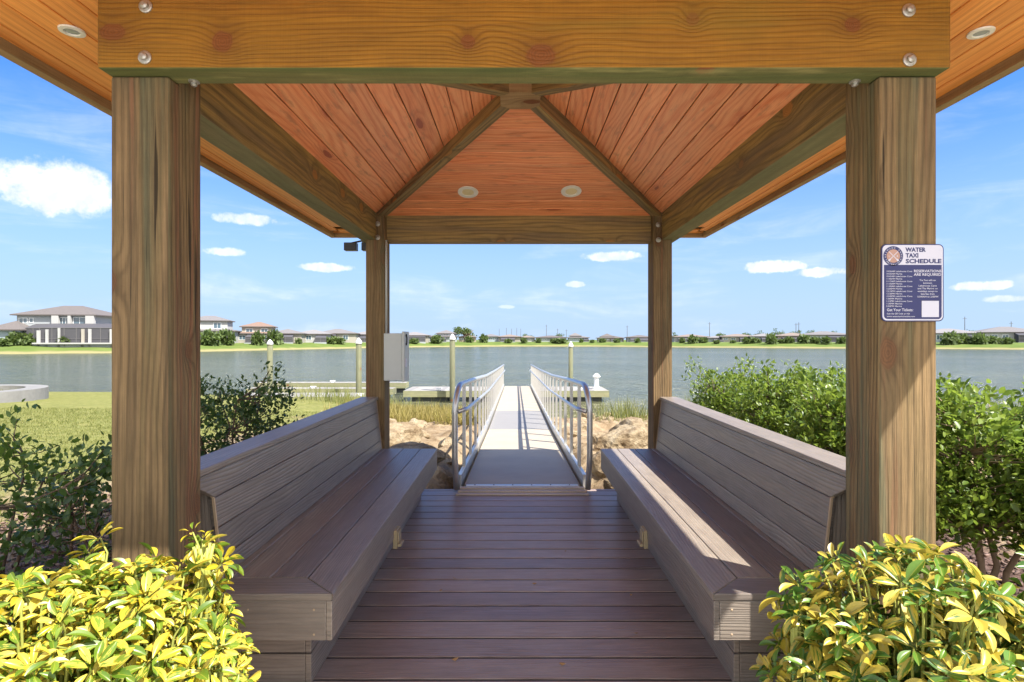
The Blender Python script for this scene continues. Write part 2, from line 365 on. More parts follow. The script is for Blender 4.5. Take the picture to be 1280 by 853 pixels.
# ground and water
def ground_mat():
    m, t, out = mat('shore_ground')
    pos = t.n('ShaderNodeNewGeometry').outputs['Position']
    s = t.n('ShaderNodeSeparateXYZ', None, Vector=pos); x, y, z = s.outputs
    nb = t.noise(pos, .9, 5, .6); nf = t.noise(pos, 14, 5, .7); nm = t.noise(pos, 3.2, 5, .65)
    wob = t.m('MULTIPLY', t.m('SUBTRACT', nb, .5), 3.0)
    sand = t.ramp(nm, [(.25, (.10, .065, .035, 1)), (.45, (.22, .155, .09, 1)), (.6, (.30, .23, .145, 1)), (.8, (.20, .115, .05, 1))])
    sand = t.mix(t.m('MULTIPLY', t.step(nf, .55, .75), .5), sand, (.14, .09, .05, 1))
    grass = t.ramp(t.noise(pos, 6, 5, .7), [(.3, (.12, .125, .04, 1)), (.5, (.17, .175, .048, 1)), (.72, (.25, .22, .09, 1))])
    mulch = t.ramp(t.noise(pos, 38, 4, .7), [(.3, (.035, .022, .018, 1)), (.5, (.10, .06, .047, 1)), (.7, (.19, .125, .10, 1))])
    left = t.step(t.m('ADD', x, wob), -4.2, -5.2)
    right = t.step(t.m('ADD', x, wob), 5.5, 6.6)
    c = t.mix(t.m('MAXIMUM', left, right), sand, grass)
    wet = t.step(z, -.95, -1.15)
    c = t.mix(t.m('MULTIPLY', wet, .8), c, (.25, .20, .09, 1))
    bed = t.m('MULTIPLY', t.step(t.m('ADD', y, t.m('MULTIPLY', wob, .3)), 6.2, 5.4), t.step(t.m('ADD', t.m('ABSOLUTE', x), t.m('MULTIPLY', wob, .15)), 3.6, 3.1))
    c = t.mix(bed, c, mulch)
    b = principled(t, out, Base_Color=c, Roughness=.95)
    b.inputs['Specular IOR Level'].default_value = .15
    bp = t.n('ShaderNodeBump', None, Strength=.8, Distance=.04, Height=t.m('ADD', nf, nm)); t.L.new(bp.outputs[0], b.inputs['Normal'])
    return m
M['ground'] = ground_mat()
def far_ground():
    m, t, out = mat('far_bank_grass')
    pos = t.n('ShaderNodeNewGeometry').outputs['Position']
    s = t.n('ShaderNodeSeparateXYZ', None, Vector=pos)
    g = t.ramp(t.noise(pos, .12, 6, .7), [(.3, (.075, .115, .028, 1)), (.55, (.115, .155, .038, 1)), (.75, (.165, .18, .06, 1))])
    edge = t.step(t.m('ADD', s.outputs[2], t.m('MULTIPLY', t.m('SUBTRACT', t.noise(pos, .3, 3), .5), .5)), -.6, -.95)
    c = t.mix(t.m('MULTIPLY', edge, .8), g, (.26, .22, .11, 1))
    b = principled(t, out, Base_Color=c, Roughness=1.0); b.inputs['Specular IOR Level'].default_value = .1
    return m
M['farland'] = far_ground()
def water_mat():
    m, t, out = mat('lake_water')
    pos = t.n('ShaderNodeNewGeometry').outputs['Position']
    mp = t.n('ShaderNodeMapping', None, Vector=pos, Scale=(.55, 1.0, 1.0), Rotation=(0, 0, .25)).outputs[0]
    n1 = t.noise(mp, .7, 5, .62, .5); n2 = t.noise(mp, 2.4, 4, .65, .4); n3 = t.noise(mp, .06, 4, .6); n4 = t.noise(mp, .22, 3, .6, .3)
    h = t.m('ADD', t.m('ADD', t.m('MULTIPLY', n1, .9), t.m('MULTIPLY', n2, .55)), t.m('MULTIPLY', n4, 1.6))
    s = t.n('ShaderNodeSeparateXYZ', None, Vector=pos)
    shallow = t.step(s.outputs[1], 27, 17)
    deep = t.mix(t.step(n3, .35, .65), (.075, .085, .055, 1), (.105, .112, .072, 1))
    c = t.mix(t.m('MULTIPLY', shallow, .8), deep, (.22, .20, .08, 1))
    b = principled(t, out, Base_Color=c, Roughness=.16, IOR=1.3)
    bp = t.n('ShaderNodeBump', None, Strength=1.0, Distance=1.1, Height=h); t.L.new(bp.outputs[0], b.inputs['Normal'])
    return m
M['water'] = water_mat()
def rock_mat():
    m, t, out = mat('limestone_rock')
    co = t.n('ShaderNodeNewGeometry').outputs['Position']
    n1 = t.noise(co, 3.5, 6, .7); n2 = t.noise(co, 17, 5, .75)
    c = t.ramp(n1, [(.28, (.11, .07, .04, 1)), (.42, (.23, .165, .095, 1)), (.55, (.33, .26, .165, 1)), (.72, (.38, .32, .23, 1))])
    c = t.mix(t.m('MULTIPLY', t.step(n2, .52, .68), .65), c, (.12, .08, .045, 1))
    b = principled(t, out, Base_Color=c, Roughness=.95); b.inputs['Specular IOR Level'].default_value = .2
    bp = t.n('ShaderNodeBump', None, Strength=.9, Distance=.05, Height=t.m('ADD', n1, n2)); t.L.new(bp.outputs[0], b.inputs['Normal'])
    return m
M['rock'] = rock_mat()

# ------------------------------------------------------------------ camera, sun, world
cam = bpy.data.cameras.new('camera'); co = bpy.data.objects.new('camera', cam); COL.objects.link(co); sc.camera = co
co.location = (CX, 0, CZ); co.rotation_euler = (PI/2, 0, 0)
cam.sensor_width = 36; cam.lens = 36*FPX/1280; cam.shift_x = -5/1280; cam.shift_y = -1.5/1280; cam.clip_start = .05; cam.clip_end = 20000
SUNV = Vector((.60, -.46, 1.0)).normalized()
sl = bpy.data.lights.new('sun', 'SUN'); so = bpy.data.objects.new('sun', sl); COL.objects.link(so)
sl.energy = 3.9; sl.angle = math.radians(.5); sl.color = (1, .95, .87); so.location = (6, -3, 12)
so.rotation_euler = SUNV.to_track_quat('Z', 'Y').to_euler()

w = bpy.data.worlds.new('World'); sc.world = w; w.use_nodes = True
t = NT(w.node_tree); t.N.clear(); wo = t.N.new('ShaderNodeOutputWorld'); bg = t.N.new('ShaderNodeBackground'); t.L.new(bg.outputs[0], wo.inputs[0])
sky = t.n('ShaderNodeTexSky', dict(sky_type='NISHITA', sun_disc=False, sun_elevation=math.asin(SUNV.z), sun_rotation=math.atan2(SUNV.x, SUNV.y), altitude=0, air_density=1.0, dust_density=.6, ozone_density=1.6))
gen = t.n('ShaderNodeTexCoord').outputs['Generated']
sp = t.n('ShaderNodeSeparateXYZ', None, Vector=gen); dx, dy, dz = sp.outputs
az = t.m('ARCTAN2', dx, dy)
hl = t.m('SQRT', t.m('ADD', t.m('MULTIPLY', dx, dx), t.m('MULTIPLY', dy, dy)))
el = t.m('DIVIDE', dz, t.m('MAXIMUM', hl, .001))
puff = t.noise(gen, 22, 6, .62); puff2 = t.noise(gen, 60, 4, .6)
lump = t.m('ADD', t.m('MULTIPLY', t.m('SUBTRACT', puff, .5), 3.3), t.m('MULTIPLY', t.m('SUBTRACT', puff2, .5), 1.5))
cl = None
CLOUDS = [(70, 238, 98, 46, 1.0), (308, 275, 42, 10, .75), (278, 315, 34, 7, .7), (408, 335, 40, 7, .75), (764, 321, 44, 8, .8), (968, 334, 44, 11, .9), (1030, 341, 40, 8, .85),
          (1228, 358, 48, 8, .75), (1262, 374, 40, 6, .6), (720, 356, 14, 5, .6), (1330, 330, 60, 14, .8), (-90, 250, 60, 16, .8), (632, 384, 12, 3, .4)]
for px, py, wx, hy, op in CLOUDS:
    a0 = math.atan2(px-645, FPX); e0 = (425-py)/FPX*math.cos(a0); aw = wx/FPX*math.cos(a0)**2; ew = hy/FPX*math.cos(a0)
    qx = t.m('DIVIDE', t.m('SUBTRACT', az, a0), aw); dv = t.m('SUBTRACT', el, e0)
    up_ = t.m('DIVIDE', t.m('MAXIMUM', dv, 0), ew); dn_ = t.m('DIVIDE', t.m('MINIMUM', dv, 0), ew*.8)
    r2 = t.m('ADD', t.m('MULTIPLY', qx, qx), t.m('ADD', t.m('MULTIPLY', up_, up_), t.m('MULTIPLY', dn_, dn_)))
    f = t.m('MULTIPLY', t.step(t.m('ADD', t.m('SUBTRACT', 1, r2), t.m('MULTIPLY', lump, .5 if wx > 90 else .8)), .05, .7), op)
    cl = f if cl is None else t.m('MAXIMUM', cl, f)
ci = t.noise(t.vec(t.m('MULTIPLY', az, 3.2), t.m('MULTIPLY', el, 15), 3.3), 1.3, 5, .6, .5)
cirr = t.m('MULTIPLY', t.m('MULTIPLY', t.step(ci, .46, .8), t.step(el, .5, .15)), .35)
cl = t.m('MAXIMUM', cl, cirr)
skyc = t.mix(1.0, sky.outputs[0], (.22, .53, 1.0, 1), 'MULTIPLY')
hz_ = t.m('MULTIPLY', t.m('POWER', t.step(el, .46, -.02), 1.2), .95)
skyc = t.mix(hz_, skyc, (2.25, 2.95, 4.0, 1))
skyc = t.mix(cl, skyc, t.mix(t.step(t.noise(gen, 34, 4, .6), .35, .6), (3.7, 3.95, 4.3, 1), (4.7, 4.8, 4.95, 1)))
# unseen bright clouds added behind the camera to lift the shade under the roof
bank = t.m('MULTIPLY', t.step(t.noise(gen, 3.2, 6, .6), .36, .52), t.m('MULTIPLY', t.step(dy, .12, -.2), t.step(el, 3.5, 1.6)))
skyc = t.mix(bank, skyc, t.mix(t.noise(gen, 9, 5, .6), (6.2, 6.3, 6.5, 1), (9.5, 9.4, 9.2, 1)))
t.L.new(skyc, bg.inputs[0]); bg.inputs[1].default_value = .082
sc.view_settings.view_transform = 'Standard'; sc.view_settings.look = 'None'; sc.view_settings.gamma = 1; sc.view_settings.exposure = 1.68
sc.view_settings.use_curve_mapping = False
sc.cycles.max_bounces = 8; sc.cycles.diffuse_bounces = 5; sc.cycles.glossy_bounces = 4; sc.cycles.transmission_bounces = 4
sc.cycles.use_denoising = True
try: sc.cycles.denoiser = 'OPENIMAGEDENOISE'
except Exception: pass
sc.cycles.sample_clamp_indirect = 6

# ------------------------------------------------------------------ terrain, water, far bank
def shore_y(x):
    pts = [(-60, 27), (-14, 26), (-9, 24.5), (-6, 22.5), (-3.4, 19.5), (0, 18), (3, 18), (8, 19), (60, 22)]
    for (a, ya), (b, yb) in zip(pts, pts[1:]):
        if a <= x <= b: return ya+(yb-ya)*(x-a)/(b-a)
    return 25
def sstep(v, a, b):
    q = min(1, max(0, (v-a)/(b-a))); return q*q*(3-2*q)
def ground_z(x, y):
    s = shore_y(x)
    rock = sstep(x, -4.6, -2.6)*(1-sstep(x, 5.5, 8))
    lawn = -.15 - .42*sstep(y, 5, s-4) - .63*sstep(y, s-5.5, s) if y < s else -1.2-(y-s)*.35
    q = max(0, (y-5.2)/(s-5.2))
    slope = -.15 - 1.05*min(q, 1)**1.45 if y < s else -1.2-(y-s)*.3
    z = lawn*(1-rock)+slope*rock
    if y > 5.2:
        k = rock*sstep(y, 5.2, 6.5)
        z += k*(.14*(mnoise.noise(Vector((x*1.1, y*1.1, 3)))) + .12*abs(mnoise.noise(Vector((x*2.6, y*2.6, 7)))) + .07*mnoise.noise(Vector((x*7, y*7, 1))))
    if y > 5: z -= .22*(1-sstep(abs(x-.03), .45, 1.0))*(1-sstep(y, 12, 15))
    z += .02*mnoise.noise(Vector((x*2, y*2, 5)))
    if abs(x) < 1.6 and 1.2 < y < 5.3: z = min(z, -.2)
    if y < 1.6 and (abs(x) < 1.7 or (y < -2.8 and abs(x) < 9.3)): z = -.24
    return max(z, -4)
def grid_mesh(name, xs, ys, zf, m):
    vs = [(x, y, zf(x, y)) for y in ys for x in xs]; n = len(xs)
    fs = [(j*n+i, j*n+i+1, (j+1)*n+i+1, (j+1)*n+i) for j in range(len(ys)-1) for i in range(n-1)]
    me = bpy.data.meshes.new(name); me.from_pydata(vs, [], fs); me.materials.append(m)
    me.polygons.foreach_set('use_smooth', np.ones(len(fs), dtype=bool))
    o = bpy.data.objects.new(name, me); COL.objects.link(o); return o
def axis_pts(a, b, fine_a, fine_b, fs, cs):
    out = list(np.arange(a, fine_a, cs))+list(np.arange(fine_a, fine_b, fs))+list(np.arange(fine_b, b+.01, cs)); return out
g = grid_mesh('ground', axis_pts(-70, 70, -8, 8, .09, 2), axis_pts(-30, 38, 0, 20, .09, 2), ground_z, M['ground'])
tag(g, 'near shore ground of mulch bed, lawn and pale limestone rubble', 'ground', kind='structure')
wm = grid_mesh('lake_water', [-6000, -300, -60, -20, 0, 20, 60, 300, 6000], [8, 20, 40, 80, 160, 320, 6000], lambda x, y: ZW, M['water'])
tag(wm, 'wide rippled grey blue lake between both shores', 'water', kind='structure')

SH = [(-2500, 60), (-900, 78), (-300, 92), (0, 101), (140, 108), (250, 121), (340, 140), (430, 165), (540, 200), (640, 218), (740, 215), (850, 190), (960, 175), (1060, 165), (1180, 156), (1280, 148), (1500, 138), (3500, 100)]
def shore_d(px):
    for (a, da), (b, db) in zip(SH, SH[1:]):
        if a <= px <= b: return da+(db-da)*(px-a)/(b-a)
    return 100
pxs = [-2500, -1800, -1300, -900, -600, -450]+list(range(-300, 1601, 20))+[1700, 1900, 2200, 2800, 3500]
rows = [(-4, -2.6), (0, ZW-.05), (1.2, -.85), (5, -.35), (10, .2), (15, .5), (60, .55), (300, .6), (4500, .6)]
vs = []
for px in pxs:
    d0 = shore_d(px); wob = 1.6*mnoise.noise(Vector((px*.02, 0, 9)))
    for k, z in rows:
        d = d0+k+wob*(1 if k < 12 else 0); vs.append((at(px, d), d, z+(.12*mnoise.noise(Vector((px*.05, k*.4, 2))) if 1 < k < 40 else 0)))
nr = len(rows)
fs = [(i*nr+j, (i+1)*nr+j, (i+1)*nr+j+1, i*nr+j+1) for i in range(len(pxs)-1) for j in range(nr-1)]
me = bpy.data.meshes.new('far_bank'); me.from_pydata(vs, [], fs); me.materials.append(M['farland']); me.polygons.foreach_set('use_smooth', np.ones(len(fs), dtype=bool))
fb = bpy.data.objects.new('far_bank', me); COL.objects.link(fb); tag(fb, 'green grass bank along the far side of the lake', 'bank', kind='structure')

# ------------------------------------------------------------------ deck
mb = MB(); y = 1.62; k = 0
while y < 5.03:
    mb.box(-1.42, 1.42, y, min(y+.143, 5.07), -.028, 0.0, ax=0); y += .155
mb.build('deck', M['deck'], None, bevel=.004)
dk = bpy.data.objects['deck']; tag(dk, 'dark brown composite deck boards under the pavilion', 'deck', kind='structure')
mb = MB(); mb.box(-1.42, 1.42, 5.072, 5.095, -.19, -.004, ax=0); mb.box(-1.42, 1.42, 1.59, 1.618, -.2, -.004, ax=0)
for x in (-1.3, -.65, 0, .65, 1.3): mb.box(x-.02, x+.02, 1.62, 5.07, -.2, -.03, ax=1)
mb.build('deck_rim', M['deck'], dk)
mb = MB(); y = 1.62  # near-black strips added to paint the shade inside the board gaps
while y+.155 < 5.03: mb.box(-1.41, 1.41, y+.1435, y+.1545, -.027, -.0035, ax=0); y += .155
mb.build('gap_shade_strip', plain('shaded_deck_gap', (.022, .018, .017, 1), .95, spec=.1), dk)

mb = MB()
for yy in np.arange(-22, 1.4, 1.5): mb.box(-1.5, 1.5, yy+.004, min(yy+1.496, 1.58), -.15, -.035, ax=1)
tag(mb.build('path', plain('pale_concrete', (.70, .67, .60, 1), .9, 0, .12, 2, .2), None, bevel=.006), 'pale concrete path that leads up to the pavilion deck', 'path', kind='structure')  # out of view; concrete made this pale to bounce light under the roof
mb = MB(); mb.box(-9, 9, -40, -22.01, -.2, -.04, ax=0)  # unseen square, added as a pale reflector for the ceiling
for a, b in ((-9, -1.52), (1.52, 9)): mb.box(a, b, -22, -3.2, -.2, -.04, ax=0)
tag(mb.build('bounce_pavement', plain('pale_paving', (.66, .63, .57, 1), .9, 0, .15, 2, .2), None), 'unseen pale paved square added before the pavilion to bounce light', 'bounce_pavement', kind='structure')

# ------------------------------------------------------------------ pavilion
BB, BT = 2.177, 2.46                       # beam underside and top
SOF = CZ+1.12                              # soffit height
CE, AP, AY = CZ+1.07, CZ+1.57, 3.42        # ceiling edge height, apex height, apex depth
XI, XO, YN, YF = 1.215, 1.33, 1.893, 4.935
EX, EN, EF = 1.985, 1.02, 6.05             # eave half width, near eave, far eave
pav = thing('pavilion', (0, 3.4, 0), 'square timber pavilion with orange plank ceiling and golden front beam', 'pavilion')
def pmb(): return MB()
for sx in (-1, 1):
    a, b = sorted((sx*1.14, sx*1.325))
    mb = MB(); mb.prism([(1.83, -.03), (2.02, -.03), (2.02, 2.42), (1.893, 2.42), (1.893, BB-.002), (1.83, BB-.002)], (1, 2), a, b, ax=2, r=.5+.3*sx)
    mb.build('post', M['post'], pav, bevel=.006)
    a, b = sorted((sx*1.14, sx*1.30))
    mb = MB(); mb.prism([(4.84, -.03), (5.04, -.03), (5.04, BB-.002), (4.932, BB-.002), (4.932, 2.42), (4.84, 2.42)], (1, 2), a, b, ax=2, r=.5-.3*sx)
    mb.build('post', M['post'], pav, bevel=.006)
mb = MB(); mb.box(-1.33, 1.33, 1.776, 1.891, BB, BT, ax=0, r=.5, off=(3.05, 8.02)); mb.MI[0] = 1; fbm = mb.build('front_beam', [M['beam'], M['green_underside']], pav, bevel=.006)
mb = MB(); mb.box(-1.33, 1.33, 4.934, 5.06, BB, BT, ax=0, r=.4); rbm = mb.build('rear_beam', M['side_beam'], pav, bevel=.006)
sbm = {}
for sx in (-1, 1):
    a, b = sorted((sx*XI, sx*(XO+.02)))
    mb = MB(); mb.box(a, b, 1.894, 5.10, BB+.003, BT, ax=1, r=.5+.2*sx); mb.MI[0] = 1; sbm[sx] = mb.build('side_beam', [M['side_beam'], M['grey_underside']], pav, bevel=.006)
def bolt(x, y, z, ax, sgn, parent, r=.021):
    mb = MB(); q = [0, 0, 0]
    prof = [(r, 0), (r, .004), (r*.82, .006), (r*.6, .0065), (r*.58, .014), (r*.3, .018)]
    mb.lathe([(p, sgn*h) for p, h in prof], (x, y, z), 14, axis=ax, r=.5)
    return mb.build('bolt', M['steel'], parent, smooth=False)
for px, py in ((182, 8), (181, 72), (1136, 13), (1137, 75)):
    bolt(at(px, 1.774), 1.776, CZ+(425-py)/FPX*1.774, 1, -1, fbm)
for px in (243, 1068):
    bolt(at(px, 1.87), 1.868, BB, 2, -1, fbm, .017)
for px, py in ((472, 280), (472, 297), (823, 281), (823, 300)):
    bolt(at(px, 4.84), 4.84, CZ+(425-py)/FPX*4.84, 1, -1, rbm, .022)

# ceiling: four sloped plank panels from the beams to the king block
def panel(name, e0, e1, apex, rows_w=.127):
    """planks parallel to the edge e0-e1, clipped by the hips"""
    e0, e1, apex = Vector(e0), Vector(e1), Vector(apex)
    mid = (e0+e1)/2; foot = e0 + (e1-e0)*((apex-e0).dot(e1-e0)/(e1-e0).length_squared)
    H = (apex-foot).length; n = (e1-e0).cross(apex-e0).normalized()
    if n.z < 0: n = -n
    mb = MB(); k = 0.0; th = .016
    U = (e1-e0).normalized(); S = (apex-foot).normalized()
    while k < H-.03:
        k2 = min(k+rows_w-.0045, H-.01)
        pts = []
        for q in (k, k2):
            f = q/H; pts.append((e0.lerp(apex, f), e1.lerp(apex, f)))
        (a, b), (d, c) = pts
        # local frame: x along plank, y up slope, z normal
        Mx = Matrix(((U.x, S.x, n.x, a.x), (U.y, S.y, n.y, a.y), (U.z, S.z, n.z, a.z), (0, 0, 0, 1)))
        iv = Mx.inverted(); q = [iv @ p for p in (a, b, c, d)]
        lo = [(p.x, p.y, 0) for p in q]; hi = [(p.x, p.y, th) for p in q]
        if (q[1]-q[0]).cross(q[3]-q[0]).z < 0: lo = lo[::-1]; hi = hi[::-1]
        L = (b-a).length
        cut = None
        mb.hexa(lo+hi, 0, frame=Mx)
        k += rows_w
    return mb.build(name, M['ceiling'], pav, bevel=.003, seg=1)
xi, yn, yf = XI+.02, YN-.01, YF+.01
ap = (0, AY, AP)
panel('ceiling_panel', (-xi, yf, CE), (xi, yf, CE), ap)
panel('ceiling_panel', (-xi, yn, CE), (xi, yn, CE), ap)
panel('ceiling_panel', (-xi, yn, CE), (-xi, yf, CE), ap)
panel('ceiling_panel', (xi, yn, CE), (xi, yf, CE), ap)
for sx in (-1, 1):
    for yy in (yn, yf):
        c = Vector((sx*(xi-.02), yy+(.03 if yy == yn else -.03), CE+.005)); e = Vector((sx*.085, AY+(-.085 if yy == yn else .085), AP-.095))
        d = (e-c).normalized()
        mb = MB(); mb.beam(c, e, .075, .085, r=random.uniform(.3, .7)); mb.build('hip_rafter', M['side_beam'], pav, bevel=.004)
mb = MB(); o_ = [(-.12, -.07), (-.07, -.12), (.07, -.12), (.12, -.07), (.12, .07), (.07, .12), (-.07, .12), (-.12, .07)]
mb.prism([(p[0], AY+p[1]) for p in o_], (0, 1), CZ+1.43, AP+.05, ax=0, r=.8); mb.build('king_block', M['fascia'], pav, bevel=.004)

# soffit planks, fascia, roof
mb = MB()
for sx in (-1, 1):
    x = XO+.02; k = 0
    while x < EX-.06:
        x2 = min(x+.121, EX-.052); f = (x-XO)/(EX-XO)
        a, b = sorted((sx*x, sx*x2))
        y0, y1 = 1.776-(1.776-EN)*f, 5.06+(EF-5.06)*f
        cuts = [y0, y0+random.uniform(1.2, 3.6), y1] if random.random() < .6 else [y0, y1]
        for c0, c1 in zip(cuts, cuts[1:]):
            mb.box(a, b, c0+.001, c1-.001, SOF, SOF+.016, ax=1)
        x += .127
for (ya, yb, sg) in ((1.776, EN, -1), (5.06, EF, 1)):
    q = 0.0; tot = abs(yb-ya)
    while q < tot-.055:
        q2 = min(q+.1235, tot-.052); f = q/tot; hw = XO+.015+(EX-XO)*f
        a, b = sorted((ya+sg*q, ya+sg*q2)); mb.box(-hw, hw, a, b, SOF+.0005, SOF+.0165, ax=0); q += .127
mb.build('soffit', M['soffit'], pav, bevel=.0025, seg=1)
FB = CZ+1.08
for sx in (-1, 1):
    a, b = sorted((sx*(EX-.05), sx*EX)); mb = MB(); mb.box(a, b, EN+.052, EF-.052, FB, FB+.15, ax=1); mb.build('fascia_board', M['fascia'], pav, bevel=.003)
for yy in (EN, EF-.05):
    mb = MB(); mb.box(-EX, EX, yy, yy+.05, FB, FB+.15, ax=0); mb.build('fascia_board', M['fascia'], pav, bevel=.003)
mb = MB(); o = .02; zb = FB+.152
vs = [(-EX-o, EN-o, zb), (EX+o, EN-o, zb), (EX+o, EF+o, zb), (-EX-o, EF+o, zb), (-EX-o, EN-o, zb+.02), (EX+o, EN-o, zb+.02), (EX+o, EF+o, zb+.02), (-EX-o, EF+o, zb+.02), (0, AY+.1, zb+.95)]
mb.add(vs, [(0, 3, 2, 1), (0, 1, 5, 4), (1, 2, 6, 5), (2, 3, 7, 6), (3, 0, 4, 7), (4, 5, 8), (5, 6, 8), (6, 7, 8), (7, 4, 8)], 0); mb.V = [v for v in mb.V]
# the underside of the roof deck is open above the plank ceiling so that both never touch
mb.F.pop(0); mb.UV.pop(0); mb.R.pop(0); mb.MI.pop(0)
mb.build('roof', M['roof'], pav)

def downlight(loc, nrm, r, lensm):
    """trim ring with recessed lens, axis along nrm (pointing out of the ceiling)"""
    root = MB(); z = Vector(nrm).normalized(); x = z.orthogonal().normalized(); y = z.cross(x)
    F = Matrix(((x.x, y.x, z.x, loc[0]), (x.y, y.y, z.y, loc[1]), (x.z, y.z, z.z, loc[2]), (0, 0, 0, 1)))
    seg = 28; prof = [(r, 0), (r*.97, .006), (r*.62, .007), (r*.56, .002)]
    vs = [(p*math.cos(2*PI*j/seg), p*math.sin(2*PI*j/seg), h) for p, h in prof for j in range(seg)]
    fs = [(i*seg+j, i*seg+(j+1) % seg, (i+1)*seg+(j+1) % seg, (i+1)*seg+j) for i in range(3) for j in range(seg)]
    root.add(vs, fs, 0, frame=F, r=.5); o = root.build('recessed_light', M['trimring'], pav, smooth=False)
    l = MB(); vs = [(r*.57*math.cos(2*PI*j/seg), r*.57*math.sin(2*PI*j/seg), .003) for j in range(seg)]+[(r*.3*math.cos(2*PI*j/seg), r*.3*math.sin(2*PI*j/seg), .0045) for j in range(seg)]
    l.add(vs, [(j, (j+1) % seg, seg+(j+1) % seg, seg+j) for j in range(seg)]+[tuple(range(seg, 2*seg))], 0, frame=F, r=.5)
    l.build('lens', lensm, o)
sl_ = (AP-CE)/(yf-AY); nfar = Vector((0, -sl_, -1)).normalized()
for px, py in ((585, 240), (714, 239)):
    u_ = (425-py)/FPX; d = (CE-CZ+sl_*yf)/(u_+sl_); downlight((at(px, d), d-.0004, CZ+u_*d-.0015), nfar, .083, M['lens'])
for px, py in ((90, 38), (1226, 40)):
    d = 1.12/((425-py)/FPX); downlight((at(px, d), d, SOF-.001), (0, 0, -1), .042, M['greylens'])

# ------------------------------------------------------------------ benches
def bench(sx, label):
    root = thing('slatted_bench', (sx*.95, 3.4, 0), label, 'bench', 'built-in benches of the pavilion')
    def bx(mb, x0, x1, *r, **k):
        a, b = sorted((sx*x0, sx*x1)); mb.box(a, b, *r, **k)
    def pr(mb, poly, *a, **k): mb.prism([(sx*p[0], p[1]) for p in poly], *a, **k)
    ZS, th = .408, .026; Y0, Y1 = 2.07, 4.835
    mb = MB()
    pr(mb, [(.69, Y0), (.83, Y0+.14), (.83, Y1), (.69, Y1)], (0, 1), ZS-th, ZS, ax=1)
    pr(mb, [(.6935, Y0), (1.19, Y0), (1.19, Y0+.14), (.8335, Y0+.14)], (0, 1), ZS-th, ZS, ax=0)
    for a, b in ((.834, .976), (.980, 1.122), (1.126, 1.185)): bx(mb, a, b, Y0+.144, Y1, ZS-th, ZS, ax=1)
    mb.build('seat', M['bench'], root, bevel=.004)
    mb = MB()
    bx(mb, .694, .716, Y0+.004, Y1-.004, ZS-th-.146, ZS-th-.001, ax=1); bx(mb, .7165, 1.19, Y0+.004, Y0+.026, ZS-th-.146, ZS-th-.001, ax=0)
    mb.build('seat_apron', M['bench'], root, bevel=.003)
    mb = MB(); zt = ZS-th-.02
    for z0, z1 in ((.0, .118), (.122, .24), (.244, zt)):
        bx(mb, .815, .838, 2.20, 4.75, z0+.001, z1, ax=1); bx(mb, .8385, 1.2, 2.20, 2.223, z0+.001, z1, ax=0); bx(mb, .8385, 1.2, 4.727, 4.75, z0+.001, z1, ax=0)
    mb.build('base', M['bench'], root, bevel=.003)
    # backrest planks, leaning back
    mb = MB(); zs = [ZS+.002, ZS+.078, ZS+.196, ZS+.314, ZS+.413]; X0, X1, ZT = 1.155, 1.20, ZS+.413
    xf = lambda z: X0+(X1-X0)*(z-ZS)/(ZT-ZS)
    for i in range(4):
        z0, z1 = zs[i], zs[i+1]-.0035
        if i < 3:
            mb.prism([(sx*xf(z0), z0), (sx*xf(z1), z1), (sx*(xf(z1)+.024), z1), (sx*(xf(z0)+.024), z0)], (0, 2), 2.205, 4.805, ax=1)
        else:
            q = [(2.205, z0), (4.805, z0), (4.805, z1), (2.03, z1), (2.03, z0+.09), (2.075, z0+.075)]
            n = len(q); v = [(sx*xf(z), y, z) for y, z in q]+[(sx*(xf(z)+.024), y, z) for y, z in q]
            f_ = [tuple(range(n)), tuple(range(n, 2*n))[::-1]]+[(i_, n+i_, n+(i_+1) % n, (i_+1) % n) for i_ in range(n)]
            if sx > 0: f_ = [g_[::-1] for g_ in f_]
            mb.add(v, f_, 1)
    mb.build('backrest', M['bench'], root, bevel=.003)
    mb = MB(); bx(mb, 1.192, 1.335, 2.025, 4.835, ZT, ZT+.026, ax=1); mb.build('backrest_cap', M['bench'], root, bevel=.004)
    mb = MB(); bx(mb, 1.31, 1.333, 2.03, 4.832, .0, ZT-.002, ax=1); mb.build('rear_panel', M['bench'], root, bevel=.003)
    mb = MB(); zk = zs[3]-.002
    for y0, y1 in ((2.215, 2.236), (4.78, 4.80)):
        mb = MB(); mb.prism([(sx*(X0+.026), ZS), (sx*(xf(zk)+.026), zk), (sx*(xf(zk)+.10), zk+.085), (sx*1.308, zk+.085), (sx*1.308, ZS)], (0, 2), y0, y1, ax=2)
        mb.build('end_panel', M['bench'], root, bevel=.002)
    mb = MB()
    for y0 in (2.196,):
        mb.prism([(sx*(X0-.001), ZS+.001), (sx*(xf(zk)-.001), zk), (sx*(xf(zk)+.008), zk), (sx*(X0+.008), ZS+.001)], (0, 2), y0, y0+.008, ax=2)
        mb.prism([(sx*(xf(zk)), zk), (sx*(xf(zk)+.006), zk-.004), (sx*(xf(zk)+.10), zk+.082), (sx*(xf(zk)+.094), zk+.088)], (0, 2), y0+.002, y0+.010, ax=2)
    mb.build('end_trim', M['trim'], root); mb = MB()
    mb.prism([(sx*(X0-.001), ZS+.001), (sx*(xf(ZT)-.001), ZT-.003), (sx*(xf(ZT)+.02), ZT-.003), (sx*(X0+.02), ZS+.001)], (0, 2), 4.806, 4.816, ax=2)
    mb.build('end_trim', M['trim'], root)
    mb = MB(); yo = 3.17
    bx(mb, .676, .7, yo-.045, yo+.045, ZS-.225, ZS-.125, ax=2); bx(mb, .655, .675, yo-.04, yo+.04, ZS-.215, ZS-.20, ax=2)
    bx(mb, .669, .6755, yo-.035, yo+.035, ZS-.195, ZS-.135, ax=2)
    mb.build('outlet_cover', M['beige'], root, bevel=.003)
